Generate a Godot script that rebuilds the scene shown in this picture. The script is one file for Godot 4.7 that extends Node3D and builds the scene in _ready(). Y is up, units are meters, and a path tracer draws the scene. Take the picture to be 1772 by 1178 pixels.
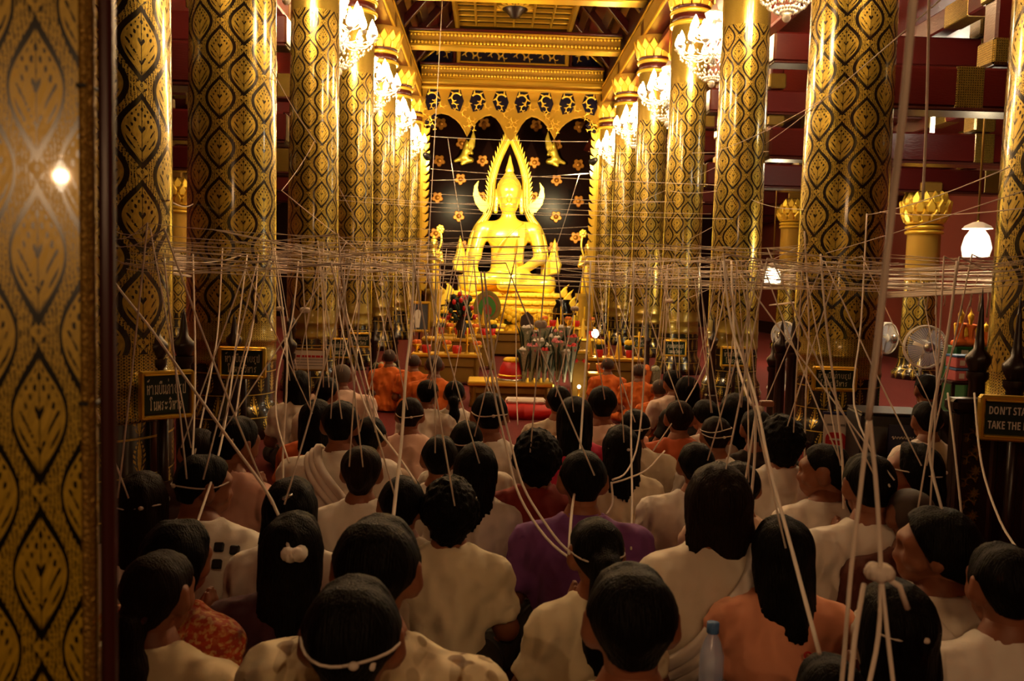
extends Node3D
# Temple hall seen from its doorway: a crowd under a net of white threads, gilded columns, an altar at the far end.
# y up, metres; the nave runs along -Z.
const FPX := 1500.0
const CAM := Vector3(0, 1.35, 0)
const BAY := 3.0
const NAVE := 0.40        # x of the nave's middle line
const ROW := 2.515        # nave middle to the middle of a column row
const AISLE := 6.25       # nave middle to the outer columns
var cam_basis: Basis
var rng := RandomNumberGenerator.new()
var taken := {}
var M := {}

func _ready():
	# ---------- camera, surroundings, exposure
	rng.seed = 20240607
	cam_basis = Basis.from_euler(Vector3(deg_to_rad(-3.93), deg_to_rad(-1.478), deg_to_rad(1.55)))
	var cam := Camera3D.new()
	cam.name = "camera"
	cam.transform = Transform3D(cam_basis, CAM)
	var lens := CameraAttributesPhysical.new()
	lens.frustum_focal_length = 24.0 * FPX / 1178.0
	lens.exposure_aperture = 6.0
	lens.frustum_focus_distance = 5.0
	lens.frustum_near = 0.05
	lens.frustum_far = 100.0
	cam.attributes = lens
	add_child(cam)
	cam.fov = rad_to_deg(2.0 * atan(589.0 / FPX))
	cam.current = true
	var env := Environment.new()
	env.background_mode = Environment.BG_COLOR
	env.background_color = Color(0.010, 0.008, 0.007)
	env.tonemap_mode = Environment.TONE_MAPPER_LINEAR
	env.tonemap_exposure = EXPOSURE
	env.sdfgi_enabled = true
	env.ssao_enabled = true
	env.ssil_enabled = true
	var we := WorldEnvironment.new()
	we.name = "surroundings"
	we.environment = env
	add_child(we)
	make_materials()
	build_hall()
	build_columns()
	build_lamps()
	build_altar()
	build_side_things()
	build_people()
	build_threads()

# lamp strengths and colours
const EXPOSURE := 1.5
const CHANDELIER_E := 4.6
const WARM := Color(1.0, 0.775, 0.545)
const FLOOD_E := 42.0

# ---------------------------------------------------------------- placing
# the point at the given distance down the hall that the photograph shows at a pixel
func at(px: float, py: float, depth: float) -> Vector3:
	var w := cam_basis * Vector3((px - 886.0) / FPX, -(py - 589.0) / FPX, -1.0)
	return CAM + w * (depth / -w.z)

func numbered(called: String) -> String:
	if not taken.has(called):
		taken[called] = 0
		return called
	taken[called] += 1
	return "%s_%03d" % [called, taken[called]]

func tag(o: Node3D, label: String, category := "", group := "", kind := ""):
	if label: o.set_meta("label", label)
	if category: o.set_meta("category", category)
	if group: o.set_meta("group", group)
	if kind: o.set_meta("kind", kind)
	return o

func thing(called: String, label: String, category: String, where := Vector3.ZERO, turn := 0.0, group := "", kind := "") -> Node3D:
	var o := Node3D.new()
	o.name = numbered(called)
	add_child(o)
	o.position = where
	o.rotation.y = turn
	tag(o, label, category, group, kind)
	return o

func part(called: String, mesh: Mesh, mat: Material, parent: Node = null) -> MeshInstance3D:
	var o := MeshInstance3D.new()
	o.mesh = mesh
	o.material_override = mat
	if parent == null:
		o.name = numbered(called)
		add_child(o)
	else:
		o.name = called
		parent.add_child(o, true)
	return o

func put(called: String, mesh: Mesh, mat: Material, parent: Node, where: Vector3, turn := Vector3.ZERO) -> MeshInstance3D:
	var o := part(called, mesh, mat, parent)
	o.position = where
	o.rotation = turn
	return o

func structure(called: String, mesh: Mesh, mat: Material, where := Vector3.ZERO) -> MeshInstance3D:
	var o := part(called, mesh, mat)
	o.position = where
	o.set_meta("kind", "structure")
	return o

# ---------------------------------------------------------------- shapes
func begin() -> SurfaceTool:
	var st := SurfaceTool.new()
	st.begin(Mesh.PRIMITIVE_TRIANGLES)
	st.set_uv(Vector2.ZERO)
	return st

func done(st: SurfaceTool) -> ArrayMesh:
	st.generate_normals()
	return st.commit()

# corners run counterclockwise seen from outside
func quad(st: SurfaceTool, a: Vector3, b: Vector3, c: Vector3, d: Vector3, uv := []):
	var p := [a, c, b, a, d, c]
	var k := [0, 2, 1, 0, 3, 2]
	for i in 6:
		if uv: st.set_uv(uv[k[i]])
		st.add_vertex(p[i])

func tri(st: SurfaceTool, a: Vector3, b: Vector3, c: Vector3):
	st.add_vertex(a); st.add_vertex(c); st.add_vertex(b)

# a box with chamfered edges
func add_box(st: SurfaceTool, c: Vector3, s: Vector3, ch := 0.0, basis := Basis.IDENTITY):
	st.set_smooth_group(-1)
	var h := s * 0.5
	ch = minf(ch, minf(h.x, minf(h.y, h.z)) * 0.9)
	var axes := [Vector3.RIGHT, Vector3.UP, Vector3.BACK]
	for ax in 3:
		for sg in [-1.0, 1.0]:
			var n: Vector3 = axes[ax] * sg
			var u: Vector3 = axes[(ax + 1) % 3]
			var v: Vector3 = axes[(ax + 2) % 3] * sg
			var hu: float = h[(ax + 1) % 3] - ch
			var hv: float = h[(ax + 2) % 3] - ch
			var o: Vector3 = n * h[ax]
			quad(st, c + basis * (o - u * hu - v * hv), c + basis * (o + u * hu - v * hv), c + basis * (o + u * hu + v * hv), c + basis * (o - u * hu + v * hv),
				[Vector2(-hu, hv), Vector2(hu, hv), Vector2(hu, -hv), Vector2(-hu, -hv)])
	if ch <= 0.0: return
	for ax in 3:
		var a0: Vector3 = axes[ax]
		var a1: Vector3 = axes[(ax + 1) % 3]
		var a2: Vector3 = axes[(ax + 2) % 3]
		var L: float = h[ax] - ch
		for s1 in [-1.0, 1.0]:
			for s2 in [-1.0, 1.0]:
				var p1: Vector3 = a1 * s1 * h[(ax + 1) % 3] + a2 * s2 * (h[(ax + 2) % 3] - ch)
				var p2: Vector3 = a1 * s1 * (h[(ax + 1) % 3] - ch) + a2 * s2 * h[(ax + 2) % 3]
				if s1 * s2 > 0:
					quad(st, c + basis * (p1 - a0 * L), c + basis * (p2 - a0 * L), c + basis * (p2 + a0 * L), c + basis * (p1 + a0 * L))
				else:
					quad(st, c + basis * (p1 + a0 * L), c + basis * (p2 + a0 * L), c + basis * (p2 - a0 * L), c + basis * (p1 - a0 * L))

func box(s: Vector3, ch := 0.0) -> ArrayMesh:
	var st := begin()
	add_box(st, Vector3.ZERO, s, ch)
	return done(st)

# profile: points (radius, height) from bottom to top; uv: u = turns * nu, v = height / vper
func add_lathe(st: SurfaceTool, prof: Array, seg := 24, o := Vector3.ZERO, nu := 1.0, vper := 1.0, scale := Vector2.ONE, flute := 0, depth := 0.0):
	st.set_smooth_group(0)
	for i in prof.size() - 1:
		var p: Vector2 = prof[i]
		var q: Vector2 = prof[i + 1]
		for k in seg:
			var a := TAU * k / seg
			var b := TAU * (k + 1) / seg
			var fa := 1.0 + depth * absf(cos(a * flute * 0.5)) if flute else 1.0
			var fb := 1.0 + depth * absf(cos(b * flute * 0.5)) if flute else 1.0
			var ca := Vector3(sin(a) * scale.x * fa, 0, cos(a) * scale.y * fa)
			var cb := Vector3(sin(b) * scale.x * fb, 0, cos(b) * scale.y * fb)
			var up := Vector3.UP
			var uv := [Vector2(k * nu / seg, -p.y / vper), Vector2((k + 1) * nu / seg, -p.y / vper), Vector2((k + 1) * nu / seg, -q.y / vper), Vector2(k * nu / seg, -q.y / vper)]
			if p.x < 1e-5:
				st.set_uv(uv[0]); st.add_vertex(o + up * p.y)
				st.set_uv(uv[3]); st.add_vertex(o + ca * q.x + up * q.y)
				st.set_uv(uv[2]); st.add_vertex(o + cb * q.x + up * q.y)
			elif q.x < 1e-5:
				st.set_uv(uv[0]); st.add_vertex(o + ca * p.x + up * p.y)
				st.set_uv(uv[3]); st.add_vertex(o + up * q.y)
				st.set_uv(uv[1]); st.add_vertex(o + cb * p.x + up * p.y)
			else:
				quad(st, o + ca * p.x + up * p.y, o + cb * p.x + up * p.y, o + cb * q.x + up * q.y, o + ca * q.x + up * q.y, uv)

func lathe(prof: Array, seg := 24, nu := 1.0, vper := 1.0, scale := Vector2.ONE) -> ArrayMesh:
	var st := begin()
	add_lathe(st, prof, seg, Vector3.ZERO, nu, vper, scale)
	return done(st)

func ball(r: Vector3, seg := 12, rings := 8) -> ArrayMesh:
	var st := begin()
	add_ball(st, Vector3.ZERO, r, seg, rings)
	return done(st)

func add_ball(st: SurfaceTool, c: Vector3, r: Vector3, seg := 10, rings := 6):
	var prof := []
	for i in rings + 1:
		var a := PI * i / rings
		prof.append(Vector2(sin(a) if i > 0 and i < rings else 0.0, -cos(a) * r.y))
	add_lathe(st, prof, seg, c, 1.0, 1.0, Vector2(r.x, r.z))

# a tube along points; radius a number or one per point
func add_tube(st: SurfaceTool, pts: Array, radius, seg := 6, capped := true):
	st.set_smooth_group(0)
	var n := pts.size()
	var rings := []
	var side := Vector3.ZERO
	for i in n:
		var t: Vector3 = (pts[mini(i + 1, n - 1)] - pts[maxi(i - 1, 0)])
		t = t.normalized() if t.length() > 1e-9 else Vector3.UP
		if side == Vector3.ZERO:
			side = t.cross(Vector3.UP if absf(t.y) < 0.9 else Vector3.RIGHT).normalized()
		else:
			side = (side - t * side.dot(t))
			side = side.normalized() if side.length() > 1e-6 else t.cross(Vector3.RIGHT).normalized()
		var other := t.cross(side)
		var r: float = radius[i] if radius is Array else radius
		var ring := []
		for k in seg:
			var a := TAU * k / seg
			ring.append(pts[i] + (side * cos(a) + other * sin(a)) * r)
		rings.append(ring)
	for i in n - 1:
		for k in seg:
			var k2 := (k + 1) % seg
			quad(st, rings[i][k], rings[i][k2], rings[i + 1][k2], rings[i + 1][k])
	if capped:
		for k in seg:
			var k2 := (k + 1) % seg
			tri(st, pts[0], rings[0][k2], rings[0][k])
			tri(st, pts[n - 1], rings[n - 1][k], rings[n - 1][k2])

func tube(pts: Array, radius, seg := 6) -> ArrayMesh:
	var st := begin()
	add_tube(st, pts, radius, seg)
	return done(st)

func torus(R: float, r: float, seg := 24, rs := 8, sy := 1.0) -> ArrayMesh:
	var st := begin()
	var prof := []
	for i in rs + 1:
		var a := -TAU * i / rs
		prof.append(Vector2(R + r * cos(a), -r * sin(a) * sy))
	add_lathe(st, prof, seg)
	return done(st)

# a flat outline (counterclockwise, xy) given thickness along z, with a bevelled front rim
func add_plate(st: SurfaceTool, poly: PackedVector2Array, z0: float, z1: float, bev := 0.0, xf := Transform3D.IDENTITY):
	st.set_smooth_group(-1)
	if Geometry2D.is_polygon_clockwise(poly):
		poly = poly.duplicate()
		poly.reverse()
	# is_polygon_clockwise assumes y down; settle by area instead
	var area := 0.0
	for i in poly.size():
		area += poly[i].cross(poly[(i + 1) % poly.size()])
	if area < 0:
		poly.reverse()
	var inner := poly
	if bev > 0.0:
		inner = PackedVector2Array()
		var n := poly.size()
		for i in n:
			var d0 := (poly[i] - poly[(i + n - 1) % n]).normalized()
			var d1 := (poly[(i + 1) % n] - poly[i]).normalized()
			var nn := -(Vector2(d0.y, -d0.x) + Vector2(d1.y, -d1.x))
			inner.append(poly[i] + (nn.normalized() * bev if nn.length() > 1e-6 else Vector2.ZERO))
	var idx := Geometry2D.triangulate_polygon(inner)
	if idx.is_empty():
		inner = poly
		idx = Geometry2D.triangulate_polygon(inner)
	for i in range(0, idx.size(), 3):
		var a := inner[idx[i]]; var b := inner[idx[i + 1]]; var c := inner[idx[i + 2]]
		if (b - a).cross(c - a) < 0:
			var t := b; b = c; c = t
		tri(st, xf * Vector3(a.x, a.y, z1), xf * Vector3(b.x, b.y, z1), xf * Vector3(c.x, c.y, z1))
	var jdx := Geometry2D.triangulate_polygon(poly)
	for i in range(0, jdx.size(), 3):
		var a := poly[jdx[i]]; var b := poly[jdx[i + 1]]; var c := poly[jdx[i + 2]]
		if (b - a).cross(c - a) < 0:
			var t := b; b = c; c = t
		tri(st, xf * Vector3(a.x, a.y, z0), xf * Vector3(c.x, c.y, z0), xf * Vector3(b.x, b.y, z0))
	var zs := z1 - bev
	for i in poly.size():
		var j := (i + 1) % poly.size()
		quad(st, xf * Vector3(poly[i].x, poly[i].y, z0), xf * Vector3(poly[j].x, poly[j].y, z0), xf * Vector3(poly[j].x, poly[j].y, zs), xf * Vector3(poly[i].x, poly[i].y, zs))
		if bev > 0.0:
			quad(st, xf * Vector3(poly[i].x, poly[i].y, zs), xf * Vector3(poly[j].x, poly[j].y, zs), xf * Vector3(inner[j].x, inner[j].y, z1), xf * Vector3(inner[i].x, inner[i].y, z1))

func plate(poly: PackedVector2Array, thick: float, bev := 0.0) -> ArrayMesh:
	var st := begin()
	add_plate(st, poly, -thick * 0.5, thick * 0.5, bev)
	return done(st)

func smooth_line(pts: Array, per := 4) -> Array:
	var out := []
	var n := pts.size()
	for i in n - 1:
		var p0: Vector3 = pts[maxi(i - 1, 0)]
		var p3: Vector3 = pts[mini(i + 2, n - 1)]
		for k in per:
			out.append(pts[i].cubic_interpolate(pts[i + 1], p0, p3, float(k) / per))
	out.append(pts[n - 1])
	return out

# ---------------------------------------------------------------- smooth bodies: tapered capsules joined by a smooth minimum, meshed as surface nets
# bone: [a, b, ra, rb, flatten_z, flat_end]
class Blob:
	var A := PackedVector3Array()
	var AB := PackedVector3Array()
	var IL := PackedFloat32Array()
	var RA := PackedFloat32Array()
	var DR := PackedFloat32Array()
	var FZ := PackedFloat32Array()
	var FE := PackedByteArray()
	var CUT := PackedByteArray()
	var k := 0.04
	var cuts := []
	var noise: FastNoiseLite
	var amp := 0.0
	var nscale := Vector3.ONE
	func bone(a: Vector3, b: Vector3, ra: float, rb: float, fz := 1.0, flat := false, cut := false):
		A.append(a)
		var ab := b - a
		ab.z *= fz
		AB.append(ab)
		IL.append(1.0 / maxf(ab.length_squared(), 1e-9))
		RA.append(ra); DR.append(rb - ra); FZ.append(fz)
		FE.append(1 if flat else 0)
		CUT.append(1 if cut else 0)
	func one(i: int, p: Vector3) -> float:
		var q := p - A[i]
		q.z *= FZ[i]
		var raw := q.dot(AB[i]) * IL[i]
		var t := clampf(raw, 0.0, 1.0)
		var d := (q - AB[i] * t).length() - (RA[i] + t * DR[i])
		if FE[i] and raw > 1.0:
			d = maxf(d, (raw - 1.0) * AB[i].length())
		return d
	func field(p: Vector3, act: PackedInt32Array) -> float:
		var d := 1e9
		for i in act:
			var e := one(i, p)
			if CUT[i]:
				var h := maxf(k * 0.5 - absf(d + e), 0.0) / (k * 0.5)
				d = maxf(d, -e) + h * h * k * 0.125
			elif d > 1e8:
				d = e
			else:
				var h := maxf(k - absf(d - e), 0.0) / k
				d = minf(d, e) - h * h * k * 0.25
		if amp > 0.0:
			d += amp * noise.get_noise_3dv(p * nscale)
		for c in cuts:
			d = maxf(d, (p - c[0]).dot(c[1]))
		return d
	# returns [vertices, normals, indices]
	func net(cell: float) -> Array:
		var lo := Vector3(1e9, 1e9, 1e9)
		var hi := -lo
		for i in A.size():
			if CUT[i]: continue
			var r := maxf(RA[i], RA[i] + DR[i]) + amp + cell * 2.0
			var b := A[i] + AB[i] / Vector3(1, 1, FZ[i])
			lo = lo.min(A[i].min(b) - Vector3(r, r, r / minf(FZ[i], 1.0)))
			hi = hi.max(A[i].max(b) + Vector3(r, r, r / minf(FZ[i], 1.0)))
		var B := 4
		var nb := Vector3i(((hi - lo) / (cell * B)).ceil()) + Vector3i.ONE
		var nx := nb.x * B + 1
		var ny := nb.y * B + 1
		var nz := nb.z * B + 1
		var val := PackedFloat32Array()
		val.resize(nx * ny * nz)
		val.fill(1e9)
		var cellv := PackedInt32Array()
		cellv.resize(nx * ny * nz)
		cellv.fill(-1)
		var blocks := []
		var half := cell * B * 0.5
		var rad := half * 1.7321
		var sx := ny * nz
		for bx in nb.x:
			for by in nb.y:
				for bz in nb.z:
					var c := lo + Vector3(bx, by, bz) * (cell * B) + Vector3.ONE * half
					var near := 1e9
					var ds := PackedFloat32Array()
					for i in A.size():
						var e := one(i, c)
						ds.append(e)
						if not CUT[i]: near = minf(near, e)
					if near > rad * 1.5 + k + amp or near < -(rad * 1.6 + k + amp) and cuts.is_empty():
						continue
					var act := PackedInt32Array()
					for i in A.size():
						if ds[i] < maxf(near, 0.0) + rad * 3.0 + k:
							act.append(i)
					blocks.append([bx * B, by * B, bz * B])
					for i in B + 1:
						for j in B + 1:
							for l in B + 1:
								var id := (bx * B + i) * sx + (by * B + j) * nz + bz * B + l
								if val[id] > 1e8:
									val[id] = field(lo + Vector3(bx * B + i, by * B + j, bz * B + l) * cell, act)
		var V := PackedVector3Array()
		var off := [0, sx, nz, sx + nz, 1, sx + 1, nz + 1, sx + nz + 1]
		var offv := [Vector3(0, 0, 0), Vector3(1, 0, 0), Vector3(0, 1, 0), Vector3(1, 1, 0), Vector3(0, 0, 1), Vector3(1, 0, 1), Vector3(0, 1, 1), Vector3(1, 1, 1)]
		var edges := [[0, 1], [2, 3], [4, 5], [6, 7], [0, 2], [1, 3], [4, 6], [5, 7], [0, 4], [1, 5], [2, 6], [3, 7]]
		var cells := PackedInt32Array()
		var c8 := PackedFloat32Array()
		c8.resize(8)
		for b in blocks:
			for i in B:
				for j in B:
					for l in B:
						var id: int = (b[0] + i) * sx + (b[1] + j) * nz + b[2] + l
						var neg := 0
						for q in 8:
							var v := val[id + off[q]]
							c8[q] = v
							if v < 0.0: neg += 1
						if neg == 0 or neg == 8: continue
						var s := Vector3.ZERO
						var n := 0
						for e in edges:
							var f0 := c8[e[0]]
							var f1 := c8[e[1]]
							if (f0 < 0.0) != (f1 < 0.0):
								s += offv[e[0]].lerp(offv[e[1]], f0 / (f0 - f1))
								n += 1
						cellv[id] = V.size()
						cells.append(id)
						V.append(lo + (Vector3(b[0] + i, b[1] + j, b[2] + l) + s / n) * cell)
		var I := PackedInt32Array()
		var steps := [sx, nz, 1]
		for id in cells:
			for ax in 3:
				var f0 := val[id]
				var f1 := val[id + steps[ax]]
				if (f0 < 0.0) == (f1 < 0.0): continue
				var u: int = steps[(ax + 1) % 3]
				var w: int = steps[(ax + 2) % 3]
				if id - u - w < 0: continue
				var a := cellv[id - u - w]
				var bb := cellv[id - w]
				var cc := cellv[id]
				var dd := cellv[id - u]
				if a < 0 or bb < 0 or cc < 0 or dd < 0: continue
				if f0 < 0.0:
					I.append_array([a, cc, bb, a, dd, cc])
				else:
					I.append_array([a, bb, cc, a, cc, dd])
		var N := PackedVector3Array()
		N.resize(V.size())
		for i in range(0, I.size(), 3):
			var n := (V[I[i + 2]] - V[I[i]]).cross(V[I[i + 1]] - V[I[i]])
			N[I[i]] += n; N[I[i + 1]] += n; N[I[i + 2]] += n
		for i in N.size():
			N[i] = N[i].normalized()
		return [V, N, I]

# several [vertices, normals, indices] with transforms, as one mesh
func merged(list: Array) -> ArrayMesh:
	var V := PackedVector3Array()
	var N := PackedVector3Array()
	var I := PackedInt32Array()
	for e in list:
		var x: Transform3D = e[1]
		var base := V.size()
		for v in e[0][0]: V.append(x * v)
		for n in e[0][1]: N.append((x.basis * n).normalized())
		for i in e[0][2]: I.append(base + i)
	var arr := []
	arr.resize(Mesh.ARRAY_MAX)
	arr[Mesh.ARRAY_VERTEX] = V
	arr[Mesh.ARRAY_NORMAL] = N
	arr[Mesh.ARRAY_INDEX] = I
	var m := ArrayMesh.new()
	m.add_surface_from_arrays(Mesh.PRIMITIVE_TRIANGLES, arr)
	return m

# ---------------------------------------------------------------- materials
func mat(c: Color, rough := 0.6, metal := 0.0) -> StandardMaterial3D:
	var m := StandardMaterial3D.new()
	m.albedo_color = c
	m.roughness = rough
	m.metallic = metal
	return m

func noise_tex(freq: float, seed_: int, size := 256, octaves := 3) -> NoiseTexture2D:
	var n := FastNoiseLite.new()
	n.seed = seed_
	n.frequency = freq
	n.fractal_octaves = octaves
	var t := NoiseTexture2D.new()
	t.width = size
	t.height = size
	t.seamless = true
	t.noise = n
	return t

func relief(m: StandardMaterial3D, tex: Texture2D, scale: Vector3, cm: float, world := false):
	m.heightmap_enabled = true
	m.heightmap_texture = tex
	m.heightmap_scale = cm
	m.uv1_triplanar = true
	m.uv1_world_triplanar = world
	m.uv1_scale = scale
	return m

func glow(c: Color, energy: float) -> StandardMaterial3D:
	var m := mat(c, 0.4)
	m.emission_enabled = true
	m.emission = c
	m.emission_energy_multiplier = energy
	return m

# stencilled gold leaf on black lacquer: returns [colour picture, roughness/metal picture]
# kind: 0 staggered lozenges with flame work, 1 fine diaper, 2 upright flames (column foot), 3 large flame cartouches (door)
func stencil(w: int, h: int, kind: int, seed_: int) -> Array:
	var n := FastNoiseLite.new()
	n.seed = seed_
	n.frequency = 1.0
	n.fractal_octaves = 2
	var col := Image.create(w, h, false, Image.FORMAT_RGB8)
	var orm := Image.create(w, h, false, Image.FORMAT_RGB8)
	for y in h:
		for x in w:
			var u := float(x) / w
			var v := float(y) / h
			var gold := 1.0
			# seamless variation
			var su := Vector3(cos(u * TAU), sin(u * TAU), 0) * 1.6
			var sv := Vector2(cos(v * TAU), sin(v * TAU)) * 1.6
			var tone := n.get_noise_3d(su.x * 2.0 + sv.x, su.y * 2.0 + sv.y, sv.x * 2.0 - su.y)
			if kind == 0 or kind == 3:
				# nearest centre of the staggered lattice
				var best := 9.0
				var bx := 0.0
				var by := 0.0
				for c in [Vector2(0.5, 0.5), Vector2(0, 0), Vector2(1, 0), Vector2(0, 1), Vector2(1, 1)]:
					var dx: float = u - c.x
					var dy: float = v - c.y
					var q := (absf(dx) + absf(dy)) * 2.0
					if q < best:
						best = q; bx = dx; by = dy
				# v grows downward in the picture: tip up, round belly below
				var ax := absf(bx)
				var yy := by * 2.0
				var belly := 0.265 * (1.0 - 0.06 * yy)
				var half := belly * pow(maxf(0.0, cos(clampf((yy - 0.05) / 0.74, -1.0, 1.0) * PI * 0.5)), 1.05 if yy > 0.05 else 1.30)
				var inside := ax / maxf(half, 1e-4) if absf(yy) < 0.80 else 9.0
				var grow := 0.072 if kind == 0 else 0.03
				var half2 := (belly + grow) * pow(maxf(0.0, cos(clampf((yy - 0.05) / 0.90, -1.0, 1.0) * PI * 0.5)), 1.05 if yy > 0.05 else 1.25)
				if inside < 1.0:
					# flame work: leaf ribs that rise from the axis, nested outlines
					var rib := sin((yy * 26.0 + ax * 70.0))
					var nest := sin((inside + absf(yy) * 1.3) * 12.0)
					gold = 1.0
					if rib * 0.6 + nest * 0.6 + tone * 0.7 > 0.62: gold = 0.0
					if ax < 0.006: gold = 0.0
					if inside > 0.86: gold = 1.0
				elif ax < half2:
					gold = 0.0
				else:
					# trellis filled with small scrolls and four-petal flowers
					var a1 := sin((bx + by * 0.5) * 84.0 + tone * 5.0)
					var a2 := sin((bx - by * 0.5) * 84.0 - tone * 5.0)
					gold = 0.0 if a1 * a2 > 0.34 else 1.0
					var f := Vector2(ax - 0.5, by)
					var g := Vector2(ax, absf(by) - 0.5)
					for e in [f, g]:
						var rr: float = Vector2(e.x, e.y * 1.1).length()
						if rr < 0.085:
							var pet := 0.055 + 0.028 * absf(cos(atan2(e.y, e.x) * 2.0))
							gold = 1.0 if rr < pet and (rr > 0.020 or rr < 0.010) else 0.0
			elif kind == 1:
				var a := sin(u * TAU * 8.0) * sin(v * TAU * 8.0)
				gold = 0.0 if absf(a) < 0.16 or absf(a) > 0.86 else 1.0
			elif kind == 2:
				var k := fposmod(u * 4.0 + (0.5 if fposmod(v * 3.0, 2.0) >= 1.0 else 0.0), 1.0) - 0.5
				var yy := fposmod(v * 3.0, 1.0)
				var hw := 0.46 * sin(PI * pow(yy, 0.8)) * (0.4 + 0.6 * yy)
				var e := absf(k) / maxf(hw, 0.001)
				gold = 1.0 if e < 0.25 or e > 0.45 and e < 0.75 and sin(yy * 44.0 + absf(k) * 30.0) > -0.2 else 0.0
				if fposmod(v * 3.0, 1.0) < 0.05: gold = 1.0
			var g2 := clampf(gold, 0.0, 1.0)
			var lum := 1.0 + 0.14 * tone
			var cg := Color(0.72 * lum, 0.62 * lum, 0.25 * lum)
			var cb := Color(0.075, 0.060, 0.045)
			col.set_pixel(x, y, cb.lerp(cg, g2))
			orm.set_pixel(x, y, Color(1, lerpf(0.22, 0.36 + 0.08 * tone, g2), lerpf(0.0, 0.80, g2)))
	return [ImageTexture.create_from_image(col), ImageTexture.create_from_image(orm)]

func stencil_mat(t: Array) -> StandardMaterial3D:
	var m := StandardMaterial3D.new()
	m.albedo_texture = t[0]
	m.roughness_texture = t[1]
	m.roughness_texture_channel = BaseMaterial3D.TEXTURE_CHANNEL_GREEN
	m.roughness = 1.0
	m.metallic = 1.0
	m.metallic_texture = t[1]
	m.metallic_texture_channel = BaseMaterial3D.TEXTURE_CHANNEL_BLUE
	m.clearcoat_enabled = true
	m.clearcoat = 0.8
	m.clearcoat_roughness = 0.09
	return m

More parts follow.
